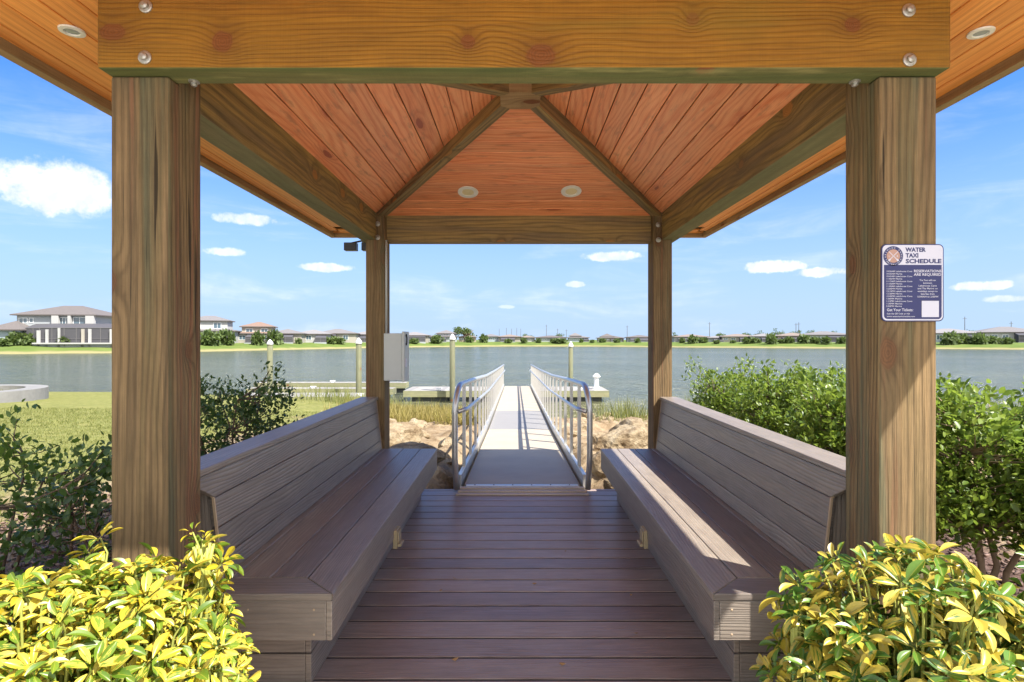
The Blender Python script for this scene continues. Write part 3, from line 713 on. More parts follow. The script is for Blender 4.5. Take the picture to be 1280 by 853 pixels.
    # screw heads on the near apron and base
    for x, z in ((.76, ZS-.06), (.76, ZS-.15), (1.0, ZS-.06), (1.0, ZS-.15)):
        s_ = MB(); s_.lathe([(.0042, 0), (.003, -.0015)], (sx*x, Y0+.004, z), 8, axis=1, r=.5); s_.build('screw', M['trim'], root)
    return root
bench(-1, 'brown board bench under the post that carries the grey electrical box')
bench(1, 'brown board bench with a sunlit strip along its seat, beside the sign post')

# ------------------------------------------------------------------ sign
sg = thing('schedule_sign', (1.243, 1.826, 1.51), 'navy and white water taxi schedule sign fixed to the front of a post', 'sign')
SX0, SX1, SZ0, SZ1 = 1.144, 1.343, 1.389, 1.636
def rrect(x0, x1, z0, z1, r, n=6):
    p = []
    for cx, cz, a0 in ((x1-r, z1-r, 0), (x0+r, z1-r, PI/2), (x0+r, z0+r, PI), (x1-r, z0+r, 1.5*PI)):
        for i in range(n+1): a = a0+PI/2*i/n; p.append((cx+r*math.cos(a), cz+r*math.sin(a)))
    return p
mb = MB(); mb.prism(rrect(SX0, SX1, SZ0, SZ1, .016), (0, 2), 1.8245, 1.8285, ax=0); mb.build('panel', M['navy'], sg)
mb = MB(); mb.prism(rrect(SX0+.003, SX1-.003, SZ0+.003, SZ1-.003, .014), (0, 2), 1.8238, 1.8244, ax=0); mb.build('white_border', M['signwhite'], sg)
mb = MB(); zh = SZ1-.0665; p = [(SX0+.008, zh), (SX1-.008, zh)] + [q for q in []]
bot = rrect(SX0+.0075, SX1-.0075, SZ0+.0075, zh+.02, .011)
bot = [q for q in bot if q[1] <= zh]; bot = [(SX0+.0075, zh)]+bot+[(SX1-.0075, zh)]
bot = sorted(set(bot), key=lambda q: math.atan2(q[1]-(SZ0+.09), q[0]-1.2435))
mb.prism(bot, (0, 2), 1.8231, 1.8237, ax=0); mb.build('schedule_field', M['navy'], sg)
def text(txts, parent, name, m, y):
    """txts: list of (string, x, z, size, align, bold, width, rot) all joined into one mesh on the plane y"""
    V, F = [], []
    for s, x, z, size, al, bold, wfit, rot in txts:
        cu = bpy.data.curves.new('lettering', 'FONT'); cu.body = s; cu.size = 1; cu.align_x = al; cu.resolution_u = 2; cu.offset = bold
        ob = bpy.data.objects.new('lettering', cu); COL.objects.link(ob)
        dg = bpy.context.evaluated_depsgraph_get(); ev = ob.evaluated_get(dg); me = ev.to_mesh()
        b = len(V); xs = [v.co.x for v in me.vertices]; wid = (max(xs)-min(xs)) if xs else 1
        sxx = (wfit/wid) if wfit else size
        for v in me.vertices:
            px_, pz_ = v.co.x*sxx, v.co.y*size; c_, s_ = math.cos(rot), math.sin(rot)
            V.append((x+px_*c_-pz_*s_, y, z+px_*s_+pz_*c_))
        for p in me.polygons: F.append([b+i for i in p.vertices])
        ev.to_mesh_clear(); bpy.data.objects.remove(ob); bpy.data.curves.remove(cu)
    me = bpy.data.meshes.new(name); me.from_pydata(V, [], F); me.materials.append(m)
    o = bpy.data.objects.new(name, me); COL.objects.link(o); o.parent = parent; o.matrix_parent_inverse = Matrix.Translation(parent.location).inverted()
    return o
def sxz(u, v): return SX0+u*(SX1-SX0), SZ1-v*(SZ1-SZ0)   # sign coordinates, 0..1 from the top left
T = []
for s, v in (('WATER', .098), ('TAXI', .172), ('SCHEDULE', .246)):
    x, z = sxz(.385, v); T.append((s, x, z, .0185, 'LEFT', .04, None, 0))
T[2] = T[2][:6]+((SX1-SX0)*.575, 0)
text(T, sg, 'heading', M['navy'], 1.8233)
T = []
times = [('10:00AM', 1), ('10:30AM', 0), ('10:45AM', 1), ('11:00AM', 0), ('11:15AM', 1), ('11:30AM', 0), ('11:45AM', 1), ('12:00PM', 0), ('12:15PM', 1), ('12:30PM', 0), ('12:45PM', 1), ('1:00PM', 0), ('1:15PM', 1), ('1:30PM', 0), ('2:00PM', 0)]
for i, (a, b) in enumerate(times):
    x, z = sxz(.07, .362+i*.0322); T.append((a+(' Lakehouse Cove' if b else ' Marina'), x, z, .0068, 'LEFT', .006, (SX1-SX0)*(.41 if b else .25), 0))
x, z = sxz(.735, .365); T.append(('RESERVATIONS', x, z, .0115, 'CENTER', .015, (SX1-SX0)*.44, 0))
x, z = sxz(.735, .410); T.append(('ARE REQUIRED', x, z, .0115, 'CENTER', .015, (SX1-SX0)*.44, 0))
for i, (s, wf) in enumerate((('The Taxi will run', .26), ('between', .14), ('Lakehouse Cove', .29), ('and The Marina on', .32), ('weekdays except on', .32), ('Saturday, from', .22), ('10:00AM to 2:00PM', .33))):
    x, z = sxz(.735, .478+i*.0355); T.append((s, x, z, .0075, 'CENTER', .008, (SX1-SX0)*wf, 0))
x, z = sxz(.08, .868); T.append(('Get Your Tickets:', x, z, .0125, 'LEFT', .012, (SX1-SX0)*.42, 0))
x, z = sxz(.08, .910); T.append(('Scan the QR Code or visit', x, z, .0072, 'LEFT', .006, (SX1-SX0)*.37, 0))
x, z = sxz(.08, .945); T.append(('www.watertaxischedule.com', x, z, .0070, 'LEFT', .006, (SX1-SX0)*.45, 0))
text(T, sg, 'schedule_lettering', M['signwhite'], 1.8226)
mb = MB(); x0, z1 = sxz(.64, .735); x1, z0 = sxz(.915, .945); mb.box(x0, x1, 1.8222, 1.8230, z0, z1, ax=0); mb.build('white_square', M['signwhite'], sg)
ex, ez = sxz(.185, .155)
def disc(mb, r, y, seg=32): mb.lathe([(r, 0), (r, .0004)], (ex, y, ez), seg, axis=1)
mb = MB(); disc(mb, .0315, 1.8231); em = mb.build('seal', M['navy'], sg)
mb = MB(); disc(mb, .0215, 1.8226); mb.build('seal_centre', M['sealtan'], em)
mb = MB()
for s_ in (-1, 1):
    mb.beam((ex-s_*.0145, 1.8222, ez+.0145), (ex+s_*.011, 1.8222, ez-.011), .0006, .0018, up=(0, 1, 0)) if False else mb.prism([(ex-s_*.0150, ez+.0138), (ex-s_*.0138, ez+.0150), (ex+s_*.0112, ez-.0098), (ex+s_*.0098, ez-.0112)], (0, 2), 1.8221, 1.8225, ax=0)
    mb.prism([(ex+s_*.0085, ez-.0115), (ex+s_*.0115, ez-.0085), (ex+s_*.0178, ez-.0135), (ex+s_*.0135, ez-.0178)], (0, 2), 1.8217, 1.8220, ax=0)
mb.build('crossed_oars', M['signwhite'], em)
T = [('L', ex-.013, ez-.003, .008, 'CENTER', .01, None, 0), ('R', ex+.013, ez-.003, .008, 'CENTER', .01, None, 0)]
for s, a0, a1, flip in (('LAKEWOOD RANCH', 205, -25, 1), ('WATERSIDE', 222, 318, -1)):
    for i, ch in enumerate(s):
        a = math.radians(a0+(a1-a0)*i/(len(s)-1)); r = .0238 if flip > 0 else .0288
        T.append((ch, ex+r*math.cos(a), ez+r*math.sin(a), .0068, 'CENTER', .008, None, a-PI/2 if flip > 0 else a+PI/2))
T = [q for q in T if q[0] != ' ']
o = text(T, sg, 'seal_lettering', M['signwhite'], 1.8224)

# ------------------------------------------------------------------ electrical box, floodlight
eb = thing('electrical_box', (-1.04, 4.9, 1.19), 'grey metal electrical box mounted on the inner side of a rear post', 'electrical box')
mb = MB(); mb.box(-1.138, -.985, 4.80, 4.99, .985, 1.385, ax=2); mb.build('enclosure', M['greybox'], eb, bevel=.005)
mb = MB(); mb.box(-.984, -.962, 4.79, 5.0, .975, 1.40, ax=2); dr = mb.build('door', M['greybox'], eb, bevel=.005)
mb = MB(); mb.tube([(-.958, 4.86+.022*math.cos(a), 1.33+.045*math.sin(a)) for a in np.linspace(-2.4, 2.4, 14)], .005, 6); mb.build('latch_ring', M['black'], dr, smooth=True)
mb = MB(); mb.box(-.962, -.957, 4.82, 4.88, 1.10, 1.17, ax=2); mb.build('warning_plate', M['signwhite'], dr)
mb = MB(); mb.tube([(-1.12, 4.82, 1.385), (-1.12, 4.82, 1.9), (-1.12, 4.82, 2.17)], .009, 8); mb.build('conduit', M['greybox'], eb, smooth=True)
fl = thing('floodlight', (-1.43, 5.12, 2.2), 'small black twin head floodlight hanging under the eave', 'floodlight')
mb = MB(); mb.box(-1.40, -1.33, 5.05, 5.11, 2.20, 2.24, ax=0); mb.tube([(-1.365, 5.08, 2.235), (-1.365, 5.08, SOF)], .012, 8); mb.build('bracket', M['black'], fl, bevel=.004)
for x, s_ in ((-1.49, .055), (-1.345, .045)):
    mb = MB(); mb.box(x-s_, x+s_, 5.03, 5.10, 2.12, 2.19, ax=0); mb.tube([(x, 5.075, 2.19), (-1.37+(x+1.4)*.1, 5.08, 2.215)], .009, 6); mb.build('lamp_head', M['black'], fl, bevel=.006)

# ------------------------------------------------------------------ gangway
gw = thing('gangway', (.03, 5.1, 0), 'long aluminium gangway with rails running down to the floating dock', 'gangway')
GX, GW = .03, .515
def gz(y): return .035-.047*(y-5.1) if y < 9.6 else .035-.047*4.5-.029*(y-9.6)
def gplate(name, ya, yb, m, x0=-GW, x1=GW, dz=0, th=.05, gap=.0):
    mb = MB(); v = []
    za, zb_ = gz(ya)+dz, gz(yb)+dz
    v = [(GX+x0, ya, za-th), (GX+x1, ya, za-th), (GX+x1, yb, zb_-th), (GX+x0, yb, zb_-th), (GX+x0, ya, za), (GX+x1, ya, za), (GX+x1, yb, zb_), (GX+x0, yb, zb_)]
    mb.hexa(v, 1); return mb.build(name, m, gw, bevel=.003)
gplate('tread_plate', 5.10, 9.59, M['aludeck']); gplate('dark_tread_plate', 9.605, 12.9, M['aludark']); gplate('tread_plate', 12.905, 23.6, M['aludeck'])  # middle stretch of the tread is a darker grey plate
mb = MB()
for i, yy in enumerate((4.865, 4.925, 4.985)): mb.box(GX-.57+.012*i, GX+.57-.012*i, yy, yy+.042, .0, .014+.012*i, ax=0)
mb.build('threshold_ramp', M['bronze'], gw, bevel=.004)
mb = MB(); mb.box(GX-.50, GX+.50, 5.045, 5.098, 0, .04, ax=0); hp = mb.build('hinge_plate', M['alu'], gw, bevel=.004)
for i in range(6):
    s_ = MB(); s_.lathe([(.007, 0), (.005, .004)], (GX-.42+.168*i, 5.07, .04), 8, axis=2); s_.build('hinge_bolt', M['black'], hp)
def railing(sx):
    root = bpy.data.objects.new('railing', None); COL.objects.link(root); root.parent = gw
    def fin(mb, name, m, **k):
        o = mb.build(name, m, None, **k); o.parent = root; o.matrix_parent_inverse = Matrix.Translation(gw.location).inverted(); return o
    X = GX+sx*.56
    mb = MB(); v = []
    for ya, yb in ((5.10, 9.6), (9.6, 23.6)):
        za, zb_ = gz(ya), gz(yb)
        for zo, hh, ww in ((.05, .16, .035),):
            a, b = sorted((X-ww*.5, X+ww*.5))
            mb.hexa([(a, ya, za-.11), (b, ya, za-.11), (b, yb, zb_-.11), (a, yb, zb_-.11), (a, ya, za+.09), (b, ya, za+.09), (b, yb, zb_+.09), (a, yb, zb_+.09)], 1)
    fin(mb, 'side_stringer', M['alu'], bevel=.004)
    # top rail with its rounded near end coming down to the deck
    pts = [(X+sx*.015, 5.0, gz(5.0)-.02), (X+sx*.03, 4.985, .3), (X+sx*.03, 4.985, .70)]
    for a in np.linspace(0, PI/2, 7): pts.append((X+sx*.03*(1-a/1.6), 5.205-.22*math.cos(a), .70+.22*math.sin(a)))
    for yy in (7, 9.6, 14, 19, 23.5): pts.append((X, yy, gz(yy)+(.90 if yy < 9.7 else .88)))
    mb = MB(); mb.tube(pts, .026, 10); fin(mb, 'top_rail', M['alu'], smooth=True)
    Xi = X-sx*.05
    pts = [(X, 4.99, .70), (Xi, 5.03, .715)]+[(Xi, yy, gz(yy)+.66) for yy in (5.4, 7, 9.6, 14, 19, 23.4)]+[(X, 23.5, gz(23.5)+.70)]
    mb = MB(); mb.tube(pts, .019, 8); fin(mb, 'handrail', M['alu'], smooth=True)
    yy = 5.55; i = 0
    while yy < 23.6:
        mb = MB(); wv = .034 if yy < 9.2 else .022
        mb.box(X-.014, X+.014, yy-wv, yy+wv, gz(yy)+.085, gz(yy)+.875, ax=2); fin(mb, 'baluster', M['alu']); yy += .78 if yy < 9 else .8; i += 1
railing(-1); railing(1)

# ------------------------------------------------------------------ docks, pilings, pedestal
def dock(label, x0, x1, y0, y1, ztop, alongx=True, cleats=()):
    root = thing('floating_dock', ((x0+x1)/2, (y0+y1)/2, ZW), label, 'dock')
    mb = MB()
    if alongx:
        x = x0
        while x < x1-.02: mb.box(x, min(x+.143, x1), y0, y1, ztop-.03, ztop, ax=1); x += .147
    else:
        y = y0
        while y < y1-.02: mb.box(x0, x1, y, min(y+.143, y1), ztop-.03, ztop, ax=0); y += .147
    mb.build('decking', M['dockwood'], root)
    mb = MB(); e = .03
    mb.box(x0-e, x1+e, y0-e, y0-.002, ztop-.26, ztop-.006, ax=0); mb.box(x0-e, x1+e, y1+.002, y1+e, ztop-.26, ztop-.006, ax=0)
    mb.box(x0-e, x0-.002, y0, y1, ztop-.26, ztop-.006, ax=1); mb.box(x1+.002, x1+e, y0, y1, ztop-.26, ztop-.006, ax=1); mb.build('fascia', M['dockside'], root)
    x = x0+.3
    while x < x1-.5:
        mb = MB(); mb.box(x, min(x+1.5, x1-.1), y0+.1, y1-.1, ZW-.25, ztop-.262, ax=0); mb.build('float', M['float'], root, bevel=.03); x += 2.1
    for cx_, cy_ in cleats:
        mb = MB(); mb.box(cx_-.13, cx_+.13, cy_-.03, cy_+.03, ztop+.06, ztop+.10, ax=0); mb.box(cx_-.06, cx_+.06, cy_-.03, cy_+.03, ztop, ztop+.06, ax=0); mb.build('cleat', M['white'], root, bevel=.012)
    return root
dock('long weathered floating dock crossing behind the end of the gangway', -4.6, 3.75, 23.3, 25.4, -.75, True, ((-3.2, 23.45), (2.6, 23.45)))
dock('nearest low dock with a mossy side, behind the rear post and the dark shrub', -11.0, -5.6, 21.4, 23.0, -.80, True, ((-5.9, 21.55),))
dock('slim dock finger with a white cleat, just behind the mossy sided dock', -11.5, -5.3, 24.3, 25.0, -.75, True, ((-8.7, 24.4),))
dock('farthest slim dock finger with a white cleat', -12.5, -5.3, 27.2, 27.9, -.72, True, ((-8.8, 27.3),))
for (px, y, top, r, lab) in ((337.5, 26.2, 1.22, .125, 'mossy piling with white cone cap above the dark shrub'), (448.5, 23.25, 1.28, .115, 'mossy piling with white cone cap just left of the rear post'),
                        (565.5, 22.9, 1.44, .11, 'tallest mossy piling, behind the left rail of the gangway'), (713.5, 25.75, 1.12, .10, 'dark mossy piling with white cap behind the right gangway rail')):
    x = at(px, y); p = thing('piling', (x, y, ZW), lab, 'piling', 'pilings that hold the docks')
    mb = MB(); mb.lathe([(r*1.04, -2.5), (r*1.02, ZW), (r*.98, top-.1)], (x, y, 0), 16, axis=2); mb.build('pole', M['piling'], p, smooth=True)
    mb = MB(); mb.lathe([(r*1.12, top-.12), (r*1.12, top-.04), (r*.5, top+.08), (.01, top+.13)], (x, y, 0), 16, axis=2); mb.build('cap', M['white'], p, smooth=True)
px_ = thing('dock_pedestal', (at(745.5, 24.2), 24.2, -.75), 'small white dock pedestal with a domed cap at the dock end', 'pedestal')
X = at(745.5, 24.2); mb = MB(); mb.lathe([(.17, -.75), (.16, -.70), (.105, -.62), (.095, -.32), (.10, -.28)], (X, 24.2, 0), 14, axis=2); mb.build('column', M['white'], px_, smooth=True)
mb = MB(); mb.lathe([(.10, -.28), (.17, -.25), (.17, -.22), (.09, -.13), (.03, -.09)], (X, 24.2, 0), 14, axis=2); mb.build('cap', M['white'], px_, smooth=True)

# ------------------------------------------------------------------ rocks
def rock_mesh(i):
    bm = bmesh.new(); bmesh.ops.create_icosphere(bm, subdivisions=4, radius=1)
    sq = (random.uniform(.85, 1.25), random.uniform(.75, 1.1), random.uniform(.55, .8)); o = Vector((i*7.1, i*3.3, 0))
    planes = []
    for k in range(15):
        n = Vector((random.gauss(0, 1), random.gauss(0, 1), random.gauss(0, .8))).normalized(); planes.append((n, random.uniform(.62, .92)))
    for v in bm.verts:
        p = v.co.normalized(); d = 1.0
        for n, h in planes:
            q = n.dot(p)
            if q > .05: d = min(d, h/q)
        d += .05*mnoise.noise(p*2.3+o)-.09*abs(mnoise.noise(p*4.5+o))-.06*abs(mnoise.noise(p*10+o))+.03*mnoise.noise(p*20+o)
        v.co = Vector((p.x*sq[0], p.y*sq[1], p.z*sq[2]))*d
    me = bpy.data.meshes.new('rock'); bm.to_mesh(me); bm.free(); me.materials.append(M['rock']); return me
RM = [rock_mesh(i) for i in range(14)]
def rock(x, y, s, label, group=None, k=None, sink=.25):
    o = bpy.data.objects.new('rock', RM[k if k is not None else random.randrange(14)]); COL.objects.link(o)
    o.location = (x, y, ground_z(x, y)+s*(.5-sink)*.9-.02); o.scale = (s*random.uniform(.8, 1.25), s*random.uniform(.8, 1.2), s*random.uniform(.75, 1.1)); o.rotation_euler = (random.uniform(-.3, .3), random.uniform(-.3, .3), random.uniform(0, 6.28))
    tag(o, label, 'rock', group); return o
rock(-.86, 5.75, .20, 'dark pitted boulder wedged between the left bench end and the gangway', k=1)
rock(-1.25, 6.6, .38, 'broad flat pale boulder left of the gangway foot', k=2)
rock(-2.0, 8.8, .5, 'large cream boulder below the shore grass', k=3)
rock(1.02, 6.3, .30, 'big tan boulder right of the gangway foot', k=4)
rock(1.55, 8.2, .52, 'wide pale slab boulder in front of the right rear post', k=5)
rock(1.9, 9.6, .42, 'rounded brown boulder by the end of the right bench', k=6)
cnt = 0
while cnt < 280:
    x = random.uniform(-3.4, 5.2); y = 5.5+ (random.random()**1.3)*12.6
    if abs(x-GX) < .85 and y < 14: continue
    if -4 < x < -.9 and 12.6 < y < 17: continue
    s = random.choice((.06, .07, .08, .1, .12, .14, .17, .2, .25)) * (1+.02*y)
    rock(x, y, s*.8, 'pale limestone rock of the rubble slope below the deck', 'limestone rubble of the slope'); cnt += 1

# ------------------------------------------------------------------ grass
def blades(name, pts, h, wd, m, lean=.5):
    P = np.array(pts); N = len(P)
    fw = unit(np.stack([rng.normal(0, lean, N), rng.normal(0, lean, N), np.ones(N)], 1))
    a = rng.random(N)*6.28; side = np.stack([np.cos(a), np.sin(a), np.zeros(N)], 1)
    r, fw, u = frames(fw, side)
    tv = np.array([(-.5, 0, 0), (.5, 0, 0), (-.38, .5, .06), (.38, .5, .06), (0, 1, .24)], float); tf = [(0, 1, 3, 2), (2, 3, 4)]
    hs = h*(.5+rng.random(N)*.8)
    return stamp(name, tv, tf, P, r, fw, u, hs, np.full(N, wd), m)
pts = []
while len(pts) < 26000:
    x = random.uniform(-17, -3.0); y = 4.5+random.random()*10
    if abs(x) > (y+1)*1.05 or (y < 6 and x > -3.3): continue
    if x > -4.6+.8*mnoise.noise(Vector((x, y, 0))) and y > 5: continue
    pts.append((x, y, ground_z(x, y)-.005))
tag(blades('lawn_grass', pts, .055, .010, M['grass'], .45), 'sunlit short yellow green lawn beyond the left shrubs', 'grass', kind='stuff')
pts = []
while len(pts) < 7000:
    x = random.uniform(-4.4, -.8); y = random.uniform(12.6, 17.2)
    if mnoise.noise(Vector((x*1.3, y*.9, 4))) < -.2+.15*(y < 13.4): continue
    pts.append((x, y, ground_z(x, y)-.02))
tag(blades('shore_grass', pts, .36, .018, M['drygrass'], .34), 'tall dry golden grass beside the left gangway rail', 'grass', kind='stuff')
pts = []
for cx_, cy_, n, s_ in ((3.1, 16.9, 260, .35), (6.0, 15, 1500, 1.6), (-5.2, 19, 900, 1.2), (9, 16, 1500, 2)):
    for _ in range(n):
        x = random.gauss(cx_, s_); y = random.gauss(cy_, s_*.8); pts.append((x, y, ground_z(x, y)-.03))
tag(blades('reeds', pts, .6, .016, M['grass'], .2), 'sparse green reeds at the water edge', 'reeds', kind='stuff')

# mulch chips
N = 9000
xy = np.stack([rng.uniform(1.35, 4.2, N)*rng.choice([-1, 1], N), rng.uniform(1.0, 5.5, N)], 1)
P = np.array([(a, b, ground_z(a, b)+.004+.012*random.random()) for a, b in xy])
fw = unit(np.stack([rng.normal(0, 1, N), rng.normal(0, 1, N), rng.normal(0, .25, N)], 1)); r, fw, u = frames(fw, np.tile(np.array([[0, 0, 1.0]]), (N, 1))+rng.normal(0, .4, (N, 3)))
tvb = np.array([(-.5, -.5, -.12), (.5, -.5, -.12), (.5, .5, -.12), (-.5, .5, -.12), (-.5, -.5, .12), (.5, -.5, .12), (.5, .5, .12), (-.5, .5, .12)], float)
chip = leaf_mat('mulch_chip', (.05, .03, .024, 1), (.24, .155, .12, 1), (0, 0, 0, 1), .9, tw=0.0)
o = stamp('mulch', tvb, [(0, 3, 2, 1), (4, 5, 6, 7), (0, 1, 5, 4), (1, 2, 6, 5), (2, 3, 7, 6), (3, 0, 4, 7)], P, r, fw, u, .02+.03*rng.random(N), .008+.012*rng.random(N), chip, smooth=False)
tag(o, 'reddish brown bark mulch under the shrubs', 'mulch', kind='stuff')

# ------------------------------------------------------------------ shrubs
def shrub(name, label, c, rx, ry, z0, z1, leaf, nclump, per, m, barkm, seed, nst=5, shoots=8, twig=.10, up=.35, group=None, cat='shrub', lw=.5, base=None, sq=2.6, stem_r=.014):
    rs = np.random.default_rng(seed); pr = random.Random(seed)
    root = thing(name, (c[0], c[1], base if base is not None else c[2]), label, cat, group)
    zc = (z0+z1)/2; hz = (z1-z0)/2
    cl = []
    tries = 0
    while len(cl) < nclump and tries < 20000:
        tries += 1
        q = rs.uniform(-1, 1, 3)
        rad = (abs(q[0])**sq+abs(q[1])**sq+abs(q[2])**sq)**(1/sq)
        lim = 1+.22*mnoise.noise(Vector((q[0]*1.9+seed, q[1]*1.9, q[2]*1.9)))
        if rad > lim or (rad < .45 and pr.random() < .6): continue
        if mnoise.noise(Vector((q[0]*2.6-seed, q[1]*2.6, q[2]*2.6))) < -.28: continue
        cl.append((c[0]+q[0]*rx, c[1]+q[1]*ry, zc+q[2]*hz))
    for _ in range(shoots):
        a = pr.random()*6.28; rr = pr.random()**.5*.85
        x, y = c[0]+rx*rr*math.cos(a), c[1]+ry*rr*math.sin(a); h = pr.uniform(.04, .15)
        for k in range(3): cl.append((x+pr.gauss(0, .015), y+pr.gauss(0, .015), z1-.05+h*k/2))
    cl = np.array(cl)
    wood_ = MB(); stems = []
    for i in range(nst):
        a = 6.28*i/nst+pr.random(); b0 = Vector((c[0]+.05*rx*math.cos(a)*2, c[1]+.05*ry*math.sin(a)*2, c[2]-.03))
        tip = Vector((c[0]+rx*.62*math.cos(a)*pr.uniform(.5, 1.1), c[1]+ry*.62*math.sin(a)*pr.uniform(.5, 1.1), z0+(z1-z0)*pr.uniform(.55, .85)))
        pts = []
        for k in range(7):
            f = k/6; p = b0.lerp(tip, f); p.x -= (tip.x-b0.x)*.35*math.sin(f*PI)*(1-f); p.y -= (tip.y-b0.y)*.35*math.sin(f*PI)*(1-f)
            p += Vector((pr.gauss(0, .022), pr.gauss(0, .022), pr.gauss(0, .01)))*(1 if 0 < k < 6 else 0); pts.append(p)
        wood_.tube(pts, [stem_r*(1-.65*k/6) for k in range(7)], 7); stems += pts[2:]
    SA = np.array([tuple(p) for p in stems])
    pos, fwd = [], []
    for q in cl:
        d = np.linalg.norm(SA-q, axis=1)+np.maximum(0, SA[:, 2]-q[2])*2; j = int(np.argmin(d)); s0 = Vector(SA[j]); e = Vector(q)
        mid = s0.lerp(e, .55)+Vector((pr.gauss(0, .02), pr.gauss(0, .02), -.02))
        wood_.tube([s0, mid, e], [stem_r*.34, stem_r*.22, stem_r*.1], 4, cap=False)
        axis = np.array((e-mid).normalized())
        for k in range(per):
            dirn = unit(axis*.5+rs.normal(0, .75, 3)+np.array([0, 0, up])); l = twig*(.25+rs.random())
            pos.append(q+unit(axis*.3+rs.normal(0, 1, 3))*l*np.array([1, 1, .8])); fwd.append(dirn)
    pos = np.array(pos); fwd = np.array(fwd); N = len(pos)
    upv = np.tile(np.array([[0, 0, 1.0]]), (N, 1))+rs.normal(0, .55, (N, 3))
    r, f, u = frames(fwd, upv)
    sz = leaf*(.6+.7*rs.random(N))
    wood_.build('branches', barkm, root, smooth=True)
    stamp('foliage', LEAF_V, LEAF_F, pos, r, f, u, sz, sz*lw*1.25, m, root, rnd=rs.random(N))
    return root
gl = 'hedge shrubs beside the pavilion'
# left side
shrub('shrub', 'dark round shrub right behind the left bench backrest', (-2.03, 3.95, -.15), .40, .5, .38, 1.06, .034, 210, 22, M['leaf_dark'], M['bark'], 11, nst=6, shoots=1, twig=.085, group=gl)
shrub('shrub', 'sparse leggy shrub at the left picture edge with the lawn showing through', (-2.75, 3.0, -.15), .5, .45, .22, .80, .045, 100, 15, M['leaf_mid'], M['bark'], 12, nst=4, shoots=2, twig=.11, group=gl)
shrub('shrub', 'open dark shrub next to the left front post', (-1.92, 2.62, -.15), .32, .32, .12, .78, .042, 90, 15, M['leaf_dark'], M['bark'], 13, nst=5, shoots=3, twig=.10, group=gl)
shrub('shrub', 'low twiggy shrub over shaded mulch behind the cream variegated plant', (-2.45, 2.3, -.15), .4, .3, -.05, .48, .036, 70, 16, M['leaf_dark'], M['bark'], 14, nst=6, shoots=1, twig=.1, group=gl)
# right side
shrub('shrub', 'hedge shrub farthest along the right bench, against the water', (1.98, 5.3, -.15), .38, .5, .22, 1.0, .034, 470, 28, M['leaf_bright'], M['bark'], 21, nst=4, shoots=5, twig=.09, group=gl)
shrub('shrub', 'middle hedge shrub behind the right bench with a forked brown stem', (2.12, 4.25, -.15), .44, .5, .2, 1.04, .036, 540, 28, M['leaf_bright'], M['bark'], 22, nst=5, shoots=6, twig=.09, group=gl)
shrub('shrub', 'dense hedge shrub directly left of the sign post', (1.95, 3.3, -.15), .38, .45, .15, 1.04, .038, 520, 28, M['leaf_bright'], M['bark'], 23, nst=5, shoots=3, twig=.09, group=gl)
shrub('shrub', 'tall leafy shrub right of the sign post with pale bent stems', (2.42, 2.95, -.15), .55, .42, .30, 1.04, .040, 480, 27, M['leaf_bright'], M['bark_pale'], 24, nst=4, shoots=4, twig=.1, group=gl, stem_r=.02)
shrub('shrub', 'bright shrub cut by the right picture edge', (2.75, 2.35, -.15), .5, .4, .25, .92, .040, 380, 27, M['leaf_bright'], M['bark_pale'], 25, nst=5, shoots=4, twig=.1, group=gl, stem_r=.02)

